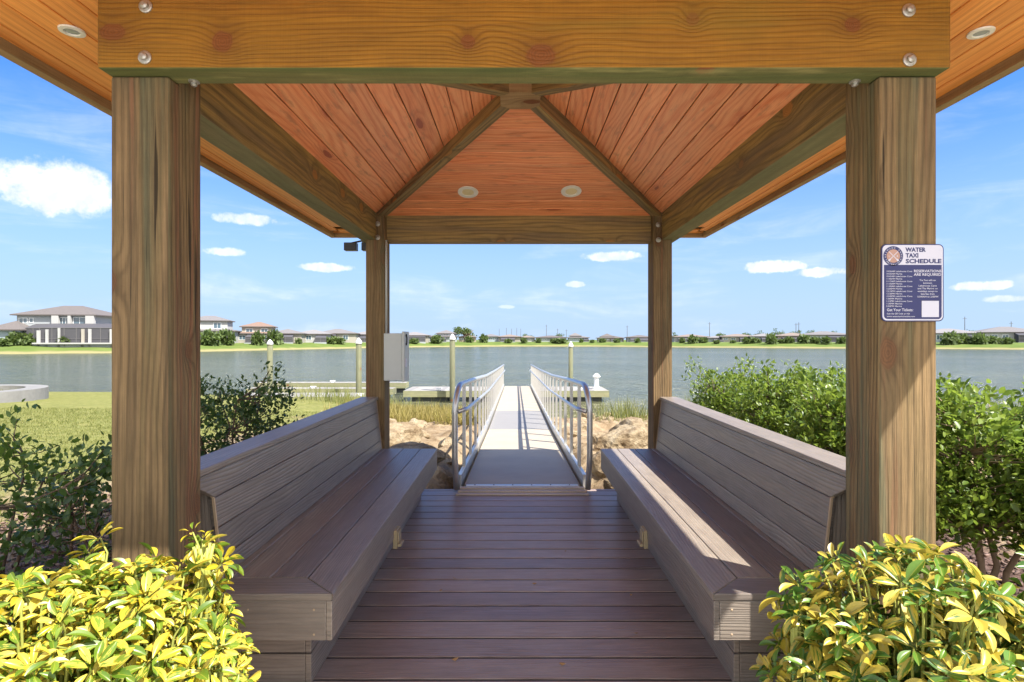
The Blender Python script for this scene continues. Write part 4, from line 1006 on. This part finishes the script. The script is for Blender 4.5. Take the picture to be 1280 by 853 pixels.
# variegated foreground plants
def wsh(t): return .5*(max(0, math.sin(PI*min(1, (t*.93+.04))**1.35))**.8)*(1 if t < .999 else .15) + .01
SV, SF = grid_leaf(4, 7, .22, .14, wsh)
def schefflera(label, lobes, n, m, seed, lsz):
    pr = random.Random(seed); rs = np.random.default_rng(seed)
    cx_ = sum(l[0] for l in lobes)/len(lobes); cy_ = sum(l[1] for l in lobes)/len(lobes)
    root = thing('variegated_plant', (cx_, cy_, -.15), label, 'plant', 'variegated plants before the front posts')
    pos, fwd, upv, sz, rn = [], [], [], [], []
    st = MB(); tot = sum(l[6] for l in lobes)
    for (lx, ly, rx, ry, zb_, zt, wgt) in lobes:
        for i in range(int(n*wgt/tot)):
            while True:
                q = rs.normal(0, 1, 3); q /= np.linalg.norm(q)
                if q[2] > -.35: break
            sh = pr.choice((1, 1, 1, .93, .85, .72, .55))*(1+.10*mnoise.noise(Vector((q[0]*2+seed, q[1]*2, q[2]*2))))
            zc = zb_+(zt-zb_)*.35; e = np.array([lx+q[0]*rx*sh, ly+q[1]*ry*sh, zc+q[2]*(zt-zc)*sh])
            if e[1] > 1.80 and 1.1 < abs(e[0]) < 1.36: continue
            if e[1] > 1.98: continue
            nrm = unit(q*.75+np.array([0, -.15, .55])+rs.normal(0, .28, 3))
            base = np.array([lx+q[0]*rx*.25, ly+q[1]*ry*.25, zb_+(zt-zb_)*.25*pr.random()])
            pet = e-nrm*.045
            st.tube([tuple(base*.35+pet*.65-np.array([0, 0, .03])), tuple(pet), tuple(e)], [.0042, .0030, .0022], 5, cap=False)
            nl = pr.choice((6, 7, 7, 8, 9)); t0 = pr.random()*6.28; L = lsz*pr.choice((.62, .8, .95, 1.05, 1.2, 1.35))
            a = unit(np.cross(nrm, np.array([.3, .9, .1]))); b = np.cross(nrm, a)
            cr = pr.random()
            for k in range(nl):
                th = t0+6.28*k/nl+pr.gauss(0, .08); rad = a*math.cos(th)+b*math.sin(th)
                tilt = pr.uniform(-.25, .75); f = unit(rad*math.cos(tilt)+nrm*math.sin(tilt))
                pos.append(e+f*.012); fwd.append(f); upv.append(nrm+rs.normal(0, .2, 3)); sz.append(L*pr.uniform(.8, 1.15)); rn.append((cr*.35+pr.random()*.65))
    # a few upright shoots with stems
    pos = np.array(pos); fwd = np.array(fwd); sz = np.array(sz)
    r, f, u = frames(fwd, np.array(upv))
    for (lx, ly, rx, ry, zb_, zt, wgt) in lobes:
        for k in range(9):
            a = k/9*6.28; st.tube([(lx+.04*math.cos(a), ly+.04*math.sin(a), -.18), (lx+rx*.25*math.cos(a), ly+ry*.25*math.sin(a), zb_+(zt-zb_)*.25), (lx+rx*.5*math.cos(a), ly+ry*.5*math.sin(a), zb_+(zt-zb_)*.62)], [.008, .006, .004], 6)
    st.build('stems', M['stem'], root, smooth=True)
    stamp('foliage', SV, SF, pos, r, f, u, sz, sz*.38, m, root, rnd=np.array(rn))
    return root
schefflera('cream and yellow variegated plant massed before the left front post', [(-1.14, 1.32, .40, .40, .0, .76, 1.0), (-.99, 1.42, .26, .30, .1, .76, .5), (-1.42, 1.25, .4, .4, 0, .76, .6), (-.89, 1.58, .05, .05, .66, .82, .010), (-1.22, 1.62, .04, .04, .60, .79, .007), (-.72, 1.30, .05, .05, .45, .66, .012)], 2100, M['varieg_cream'], 31, .040)
schefflera('greener yellow edged variegated plant before the sign post', [(.99, 1.44, .29, .33, .0, .79, 1.0), (.79, 1.46, .13, .2, .2, .65, .25), (.74, 1.55, .04, .04, .52, .70, .012), (1.14, 1.58, .05, .05, .60, .74, .010), (1.32, 1.45, .05, .05, .58, .76, .012), (1.2, 1.38, .3, .33, 0, .64, .6), (1.45, 1.3, .3, .35, 0, .58, .5)], 1150, M['varieg_green'], 32, .049)

# ------------------------------------------------------------------ round planter
pl = thing('round_planter', (-16.5, 16.8, -.6), 'low round pale stone planter wall by the water', 'planter')
gzp = ground_z(-16.5, 16.8)
mb = MB(); seg = 48
prof = [(2.1, gzp-.4), (2.1, gzp+.34), (1.55, gzp+.34), (1.55, gzp-.1)]
vs = [(-16.5+r*math.cos(2*PI*j/seg), 16.8+r*math.sin(2*PI*j/seg), h) for r, h in prof for j in range(seg)]
mb.add(vs, [(i*seg+j, i*seg+(j+1) % seg, (i+1)*seg+(j+1) % seg, (i+1)*seg+j) for i in range(3) for j in range(seg)], 0)
mb.build('wall', plain('pale_stone', (.19, .185, .175, 1), .9, 0, .35, 5, .4), pl)
P = np.array([(-16.5+1.5*math.sqrt(a)*math.cos(b), 16.8+1.5*math.sqrt(a)*math.sin(b), gzp+.12) for a, b in zip(rng.random(900), rng.random(900)*6.28)])
gr = blades('planting', P, .16, .02, M['grass'], .4); gr.parent = pl; gr.matrix_parent_inverse = Matrix.Translation(pl.location).inverted()

# ------------------------------------------------------------------ far houses
HM = {}
def hm(key, col, **k):
    if key not in HM: HM[key] = plain('house_'+key, col, **k)
    return HM[key]
WALL = {'white': hm('white_stucco', (.36, .355, .345, 1), rough=.9), 'cream': hm('cream_stucco', (.32, .295, .25, 1), rough=.9), 'grey': hm('grey_stucco', (.30, .32, .33, 1), rough=.9), 'blue': hm('pale_blue_stucco', (.30, .35, .38, 1), rough=.9), 'tan': hm('tan_stucco', (.34, .28, .22, 1), rough=.9)}
def tile(name, col):
    m, t, out = mat(name)
    co_ = t.n('ShaderNodeTexCoord').outputs['Object']; s = t.n('ShaderNodeSeparateXYZ', None, Vector=co_)
    rowz = t.m('FRACT', t.m('MULTIPLY', s.outputs[2], 5)); nz = t.noise(co_, 2.2, 4, .7)
    c = t.mix(nz, tuple(x*.75 for x in col[:3])+(1,), tuple(x*1.25 for x in col[:3])+(1,)); c = t.mix(t.m('MULTIPLY', t.step(rowz, .75, 1), .35), c, tuple(x*.5 for x in col[:3])+(1,))
    principled(t, out, Base_Color=c, Roughness=.9); return m
ROOF = {'brown': tile('brown_roof_tile', (.115, .10, .094, 1)), 'grey': tile('grey_roof_tile', (.15, .14, .14, 1)), 'red': tile('russet_roof_tile', (.19, .125, .095, 1)), 'pale': tile('pale_grey_roof_tile', (.19, .18, .18, 1)), 'tan': tile('tan_roof_tile', (.19, .15, .125, 1))}
GLASS = hm('window_glass', (.06, .10, .13, 1), rough=.12, spec=.8)
SCREEN = hm('dark_screen', (.062, .06, .068, 1), rough=.8); FRAME = hm('screen_frame', (.12, .115, .115, 1), rough=.6); FASC = hm('dark_eave', (.10, .085, .08, 1), rough=.7)

def hip(mb, x0, x1, y0, y1, z, rise, o=.55, mi=0):
    x0 -= o; x1 += o; y0 -= o; y1 += o; W, D = x1-x0, y1-y0; h = min(W, D)/2
    if W >= D: r0, r1 = (x0+h, (y0+y1)/2, z+rise), (x1-h, (y0+y1)/2, z+rise)
    else: r0, r1 = ((x0+x1)/2, y0+h, z+rise), ((x0+x1)/2, y1-h, z+rise)
    v = [(x0, y0, z-.22), (x1, y0, z-.22), (x1, y1, z-.22), (x0, y1, z-.22), (x0, y0, z), (x1, y0, z), (x1, y1, z), (x0, y1, z), r0, r1]
    fs = [(0, 3, 2, 1)]
    top = [(4, 5, 9, 8), (5, 6, 9), (6, 7, 8, 9), (7, 4, 8)] if W >= D else [(4, 5, 8), (5, 6, 9, 8), (6, 7, 9), (7, 4, 8, 9)]
    mb.add(v, fs+[(0, 1, 5, 4), (1, 2, 6, 5), (2, 3, 7, 6), (3, 0, 4, 7)], 0, mi=1); mb.add(v, top, 0, mi=mi)
class House:
    def __init__(s, label, px0, px1, d, rot=None, z=.48, group='houses along the far bank', name='house'):
        s.d = d; x = at((px0+px1)/2, d); s.W = (px1-px0)/FPX*d; s.z = z
        s.root = thing(name, (x, d, z), label, 'house', group)
        s.root.rotation_euler = (0, 0, -math.atan2(x-CX, d)*.6 if rot is None else rot)
    def part(s, name, mb, mats, parent=None):
        o = mb.build(name, mats, None); o.parent = parent if parent is not None else s.root; return o
    def wall(s, x0, x1, y0, y1, z0, z1, m):
        mb = MB(); mb.box(x0, x1, y0, y1, z0 if z0 > .01 else -1.4, z1); return s.part('wall', mb, m)
    def roof(s, x0, x1, y0, y1, z, rise, m, o=.55):
        mb = MB(); hip(mb, x0, x1, y0, y1, z, rise, o); return s.part('roof', mb, [m, FASC])
    def window(s, x0, x1, z0, z1, y, bars=1):
        mb = MB(); f = .09
        mb.box(x0-f, x1+f, y-.07, y-.002, z1, z1+f); mb.box(x0-f, x1+f, y-.07, y-.002, z0-f, z0); mb.box(x0-f, x0, y-.07, y-.002, z0, z1); mb.box(x1, x1+f, y-.07, y-.002, z0, z1)
        for i in range(bars): xx = x0+(x1-x0)*(i+1)/(bars+1); mb.box(xx-.03, xx+.03, y-.065, y-.002, z0, z1)
        o = s.part('window', mb, M['white']); p = MB(); p.box(x0, x1, y-.03, y-.003, z0, z1); s.part('pane', p, GLASS, o)
    def lanai(s, x0, x1, y0, y1, z1, slope=.5, step=1.6):
        mb = MB(); mb.hexa([(x0, y0, -1.2), (x1, y0, -1.2), (x1, y1-.003, -1.2), (x0, y1-.003, -1.2), (x0, y0, z1-slope), (x1, y0, z1-slope), (x1, y1-.003, z1), (x0, y1-.003, z1)], 0)
        e = s.part('screen_enclosure', mb, SCREEN)
        mb = MB(); x = x0; n = max(2, int((x1-x0)/step))
        for i in range(n+1):
            x = x0+(x1-x0)*i/n; mb.box(x-.05, x+.05, y0-.06, y0-.002, 0, z1-slope)
        mb.box(x0, x1, y0-.07, y0-.002, z1-slope-.1, z1-slope+.03); mb.box(x0, x1, y0-.065, y0-.002, 1.0, 1.08)
        s.part('enclosure_frame', mb, FRAME, e)
        mb = MB(); mb.box(x0-.2, x1+.2, y0-.4, y0-.08, -1.5, .12); s.part('patio_edge', mb, WALL['grey'])
def simple_house(label, px0, px1, ytop, d, st, wallc, roofc, lan=(.1, .7), up=(.2, .75), rnd=0, door=True):
    d += 8; h = House(label, px0, px1, d); W = h.W; D = max(9, min(14, W*.8)); pr = random.Random(rnd)
    ztop = CZ+(425-ytop)/FPX*d-h.z; wm_, rm = WALL[wallc], ROOF[roofc]; w2 = W/2-.5
    if st == 1:
        wh = min(3.0, ztop*.62); h.wall(-w2, w2, 0, D, 0, wh, wm_); h.roof(-w2, w2, 0, D, wh+.22, ztop-wh-.22, rm)
    else:
        wh = min(3.0, ztop*.42); h.wall(-w2, w2, 0, D, 0, wh, wm_); h.roof(-w2, w2, 0, D, wh+.22, 1.0, rm)
        a, b = -w2+2*w2*up[0], -w2+2*w2*up[1]; z2 = ztop-1.5
        h.wall(a, b, 1.2, D-1.2, wh+.2, z2, wm_); h.roof(a, b, 1.2, D-1.2, z2+.22, ztop-z2-.22, rm)
        n = max(1, int((b-a)/3.2))
        for i in range(n):
            c = a+(b-a)*(i+.5)/n; h.window(c-.8, c+.8, z2-1.75, z2-.45, 1.2)
    if lan:
        q_ = pr.random(); lan = (lan[0], lan[0]+(lan[1]-lan[0])*(.55 if q_ < .4 else .8 if q_ < .7 else 1)) if pr.random() < .5 else (lan[1]-(lan[1]-lan[0])*(.5 if q_ < .5 else .85), lan[1])
        l0, l1 = -w2+2*w2*lan[0], -w2+2*w2*lan[1]; h.lanai(l0, l1, -pr.uniform(2, 4), 0, wh-pr.uniform(.05, .4), pr.uniform(.3, .9))
    c = -w2+1.2
    while c < w2-1.2:
        if not lan or c+.9 < l0 or c-.9 > l1: h.window(c-.7, c+.7, .9, min(2.3, wh-.4), 0)
        c += 2.6
    return h
# the large house at the left
h = House('large two storey house with broad brown hip roof, screened porch and low side wing', 3, 152, 113, rot=.12)
k = 113/FPX; X0 = -h.W/2
def hx(px): return (px-77.5)*k
h.wall(hx(11), hx(102), 3.5, 14, 0, 5.8, WALL['grey']); h.roof(hx(10), hx(103), 3.5, 14.5, 6.0, 2.1, ROOF['brown'], .7)
h.wall(hx(54), hx(62), 2.8, 3.497, 0, 5.75, WALL['white']); h.wall(hx(73), hx(76.5), 2.8, 3.497, 0, 5.75, WALL['white']); h.wall(hx(94), hx(104), 2.8, 3.497, 0, 5.75, WALL['white'])
h.window(hx(60.5), hx(72.5), 3.7, 5.3, 3.497, 2); h.window(hx(78), hx(92), 3.3, 5.4, 3.497, 1); h.window(hx(14), hx(23), 4.3, 5.2, 3.497, 1); h.window(hx(26), hx(30), 4.4, 5.2, 3.497, 0)
h.wall(hx(-6), hx(30), 0, 10, 0, 2.7, WALL['blue']); h.roof(hx(-6), hx(31), 0, 10, 2.9, 1.75, ROOF['brown'], .7)
h.lanai(hx(33), hx(52), .5, 3.5, 4.1, .9, 1.2); h.lanai(hx(52), hx(150), 0, 2.79, 4.15, .9, 2.0)
h.wall(hx(50), hx(53.5), -.4, -.08, 0, 2.7, WALL['white']); h.wall(hx(60), hx(62.5), -.4, -.08, 0, 2.9, WALL['white']); h.wall(hx(74), hx(76), -.4, -.08, 0, 3.2, WALL['white'])
h.wall(hx(101), hx(104), -.4, -.08, 0, 3.0, WALL['cream']); h.wall(hx(109), hx(112), -.4, -.08, 0, 3.0, WALL['white']); h.wall(hx(134), hx(140), -.4, -.08, 0, 3.0, WALL['white'])
h.wall(hx(110), hx(152), 2.8, 10, 0, 3.4, WALL['tan']); mb = MB(); mb.box(hx(48), hx(150), -1.2, -.42, 0, .28); h.part('patio_slab', mb, WALL['white'])
HOUSES = [
 ('white two storey house with grey hip roof peeking past the left front post', 232, 292, 394, 133, 2, 'white', 'grey', (.75, 1.0), (.0, .85)),
 ('two storey house with russet roof and dark balcony, beside the white house', 296, 342, 402, 142, 2, 'cream', 'red', (.0, .6), (.1, .95)),
 ('long low house with grey roof and dark screened porch right of the russet house', 336, 378, 411, 152, 1, 'cream', 'grey', (.0, .75), None),
 ('low pale house with two roof peaks above the first piling', 368, 412, 412, 162, 1, 'white', 'pale', (.3, .95), None),
 ('low house with pale roof and wide screened porch left of the second piling', 394, 446, 411, 172, 1, 'cream', 'grey', (.1, .85), None),
 ('low pale roofed house half hidden behind the rear left post', 440, 486, 413, 184, 1, 'grey', 'pale', (.1, .8), None),
 ('low house with grey porch just right of the electrical box', 498, 537, 415, 200, 1, 'cream', 'pale', (.1, .9), None),
 ('two storey grey house just left of the lone round tree', 534, 572, 412.5, 212, 2, 'grey', 'grey', (.2, 1.0), (.3, .95)),
 ('low house tucked behind the lone round tree', 572, 596, 418.5, 222, 1, 'tan', 'tan', (.1, .7), None),
 ('low pale house in the gap above the left gangway rail', 600, 627, 417.5, 228, 1, 'blue', 'grey', None, None),
 ('low tan roofed house with dark porch above the gangway', 622, 652, 418, 226, 1, 'cream', 'tan', (.1, .9), None),
 ('small low house with white garage wall above the gangway end', 648, 670, 419.5, 232, 1, 'white', 'tan', (.0, .4), None),
 ('long low dark porched house left of the third piling cap', 668, 709, 419.5, 230, 1, 'grey', 'brown', (.1, .95), None),
 ('two storey blue grey house with lookout, behind the capped dark piling', 709, 737, 416, 228, 2, 'blue', 'grey', (.5, 1.0), (.1, .6)),
 ('two storey brown roofed house between the piling and the right rear post', 746, 781, 417, 224, 2, 'cream', 'brown', (.1, .9), (.15, .6)),
 ('low brown house touching the left side of the right rear post', 783, 818, 419, 216, 1, 'grey', 'brown', (.1, .9), None),
 ('low pale roofed house just right of the right rear post', 842, 887, 418, 205, 1, 'white', 'tan', (.1, .7), None),
 ('small low house under a single thin pole', 884, 908, 420, 200, 1, 'grey', 'pale', (.2, .8), None),
 ('low tan roofed house with dark porch above the hedge tip', 902, 946, 417.5, 196, 1, 'cream', 'tan', (.1, .9), None),
 ('low house with pale roof and shrubs in front above the hedge', 938, 980, 417, 192, 1, 'grey', 'pale', (.2, .9), None),
 ('low tan house standing under the pair of thin poles', 972, 1014, 416, 188, 1, 'tan', 'tan', (.0, .8), None),
 ('broad grey roofed house against the left side of the sign post', 1004, 1064, 414, 184, 1, 'grey', 'grey', (.1, .9), None),
 ('pale grey roofed house just right of the sign post', 1160, 1222, 410.5, 170, 1, 'blue', 'pale', (.35, .95), None),
 ('house with white porch at the right picture edge', 1230, 1300, 408, 164, 1, 'white', 'grey', (.45, 1.0), None),
]
for i, q in enumerate(HOUSES):
    simple_house(*q[:8], lan=q[8], up=q[9] or (.2, .75), rnd=i)

# ------------------------------------------------------------------ far shrubs, trees, poles
def far_bush_mesh(seed, n=260, tall=1.0):
    rs = np.random.default_rng(seed)
    q = unit(rs.normal(0, 1, (n, 3)))*(rs.random((n, 1))**.4)
    for i in range(n): q[i] *= 1+.35*mnoise.noise(Vector(q[i]*2.2)+Vector((seed, 0, 0)))
    pos = np.stack([q[:, 0], q[:, 1], (q[:, 2]+.8)*.55*tall], 1)
    fw = unit(q+rs.normal(0, .7, (n, 3))); r, f, u = frames(fw, np.tile([[0, 0, 1.0]], (n, 1))+rs.normal(0, .5, (n, 3)))
    sz = .30+.28*rs.random(n)
    o = stamp('far_shrub', LEAF_V, LEAF_F, pos, r, f, u, sz, sz*.9, M['leaf_far'], rnd=rs.random(n)); me = o.data; bpy.data.objects.remove(o); return me
FBM = [far_bush_mesh(s) for s in range(6)]
def far_bush(px, off, s, label, group, hscale=1.0, zb=None):
    d = shore_d(px)+off; o = bpy.data.objects.new('far_shrub', random.choice(FBM)); COL.objects.link(o)
    o.location = (at(px, d), d, .35 if zb is None else zb); o.scale = (s*random.uniform(.8, 1.3), s, s*hscale*random.uniform(.8, 1.2)); o.rotation_euler = (0, 0, random.random()*6.28)
    tag(o, label, 'shrub', group)
gs = 'small shrubs on the far bank'
far_bush(8, 9, 1.5, 'tuft of green shrub before the blue wing of the large house', None); far_bush(20, 9.5, 1.3, 'low shrub by the picture edge before the large house', None, 1.4)
far_bush(37, 10, 1.7, 'wide flowering shrub beside the screened porch of the large house', None); far_bush(81, 8.5, 1.2, 'flat topped small tree on the lawn of the large house', None, 1.5)
far_bush(262, 9, 2.0, 'dense shrub before the white two storey house', None, 1.2); far_bush(284, 9, 1.8, 'shrub between the white house and the russet house', None, 1.7)
far_bush(322, 8, 1.4, 'tall dark shrub before the long low house', None, 2.2)
pr_ = random.Random(5)
for px in (343, 372, 412, 425, 505, 516, 541, 548, 588, 606, 633, 657, 676, 690, 700, 725, 741, 755, 769, 797, 851, 868, 880, 897, 915, 930, 942, 951, 962, 976, 988, 1003, 1020, 1033, 1050, 1190, 1204, 1216, 1226, 1243, 1262):
    far_bush(px+pr_.uniform(-3, 3), 7+pr_.random()*4, pr_.uniform(.9, 1.9), 'small green shrub on the far bank before the low houses', gs, pr_.uniform(.8, 1.6))
def far_tree(px, d, z_top, w, label, group=None, n=700):
    x = at(px, d); root = thing('far_tree', (x, d, .5), label, 'tree', group); rs = np.random.default_rng(int(px))
    mb = MB(); h = z_top-.5
    mb.tube([(x, d, .3), (x+.1, d, .5+h*.3), (x-.1, d, .5+h*.6)], [w*.07, w*.055, w*.03], 8)
    for k in range(6):
        a = k*1.05; mb.tube([(x, d, .5+h*.32), (x+w*.22*math.cos(a), d+w*.22*math.sin(a), .5+h*.52), (x+w*.36*math.cos(a), d+w*.36*math.sin(a), .5+h*.72)], [w*.035, w*.022, w*.01], 6)
    mb.build('trunk', M['bark'], root, smooth=True)
    cs = [np.array([x, d, .5+h*.62])+np.array([rs.normal(0, w*.25), rs.normal(0, w*.25), rs.normal(0, h*.15)]) for _ in range(9)]
    pos = np.concatenate([c+unit(rs.normal(0, 1, (n//9, 3)))*(rs.random((n//9, 1))**.4)*np.array([w*.22, w*.22, h*.17]) for c in cs]); N = len(pos)
    pos[:, 2] = np.minimum(pos[:, 2], z_top)
    r, f, u = frames(rs.normal(0, 1, (N, 3))+[0, 0, .3], rs.normal(0, 1, (N, 3))); sz = w*.07*(.7+.7*rs.random(N))
    stamp('crown', LEAF_V, LEAF_F, pos, r, f, u, sz, sz*.9, M['leaf_far'], root, rnd=rs.random(N))
far_tree(582.5, 232, 7.3, 8.5, 'lone round tree among the far houses right of the electrical box')
far_tree(2, 135, 4.6, 5, 'tree behind the roof of the large house at the left picture edge')
gt = 'distant trees behind the far houses'
for px, d, zt in ((133, 150, 4.6), (972, 300, 7.2), (1000, 310, 6.5), (1016, 305, 6.8), (930, 310, 5.8), (900, 320, 5.6), (1208, 220, 5.6), (948, 305, 6.2), (985, 315, 6.6), (700, 340, 5.5), (660, 340, 5.2), (840, 330, 5.5), (1040, 300, 6)):
    far_tree(px, d, zt, 6, 'small dark tree crown behind the far house roofs', gt, 400)
gp = 'thin poles behind the far houses'
for px, py, d in ((624, 411, 420), (633, 410, 420), (639.5, 411, 420), (646, 410, 420), (651, 411, 420), (683, 406, 380), (697, 411, 400), (708, 412, 400), (784, 407, 360), (887, 403, 320), (995, 404, 300), (998.5, 403, 300), (1206, 396, 260), (1264, 402, 260)):
    x = at(px, d); zt = CZ+(425-py)/FPX*d
    mb = MB(); mb.tube([(x, d, .3), (x, d, zt)], [.19, .12], 6); mb.box(x-.9, x+.9, d-.06, d+.06, zt-1.0, zt-.85) if px > 680 else None
    o = mb.build('utility_pole', hm('pole_grey', (.11, .105, .10, 1), rough=.9)); tag(o, 'thin grey pole standing up behind the far house roofs', 'pole', gp)

# dry leaf scraps on the deck
for px, py in ((568, 724), (551, 739), (795, 666), (789, 745), (569, 826), (703, 832), (795, 793), (668, 731), (707, 690)):
    d = CZ*FPX/(py-425); x = at(px, d); a = random.random()*6.28; q = random.uniform(.008, .014)
    mb = MB(); ca, sa = math.cos(a), math.sin(a)
    v = [(x+q*(c*ca-e*sa), d+q*(c*sa+e*ca), .002+q*h) for c, e, h in ((-1, 0, .3), (0, -.5, 0), (1, 0, .5), (0, .5, .35), (-1, .05, .45), (0, -.45, .15), (1, .05, .65), (0, .55, .5))]
    mb.hexa(v); tag(mb.build('leaf_scrap', hm('dry_leaf', (.30, .17, .07, 1), rough=.9)), 'tiny dry leaf scrap lying on the deck boards', 'leaf', 'dry leaf scraps on the deck')
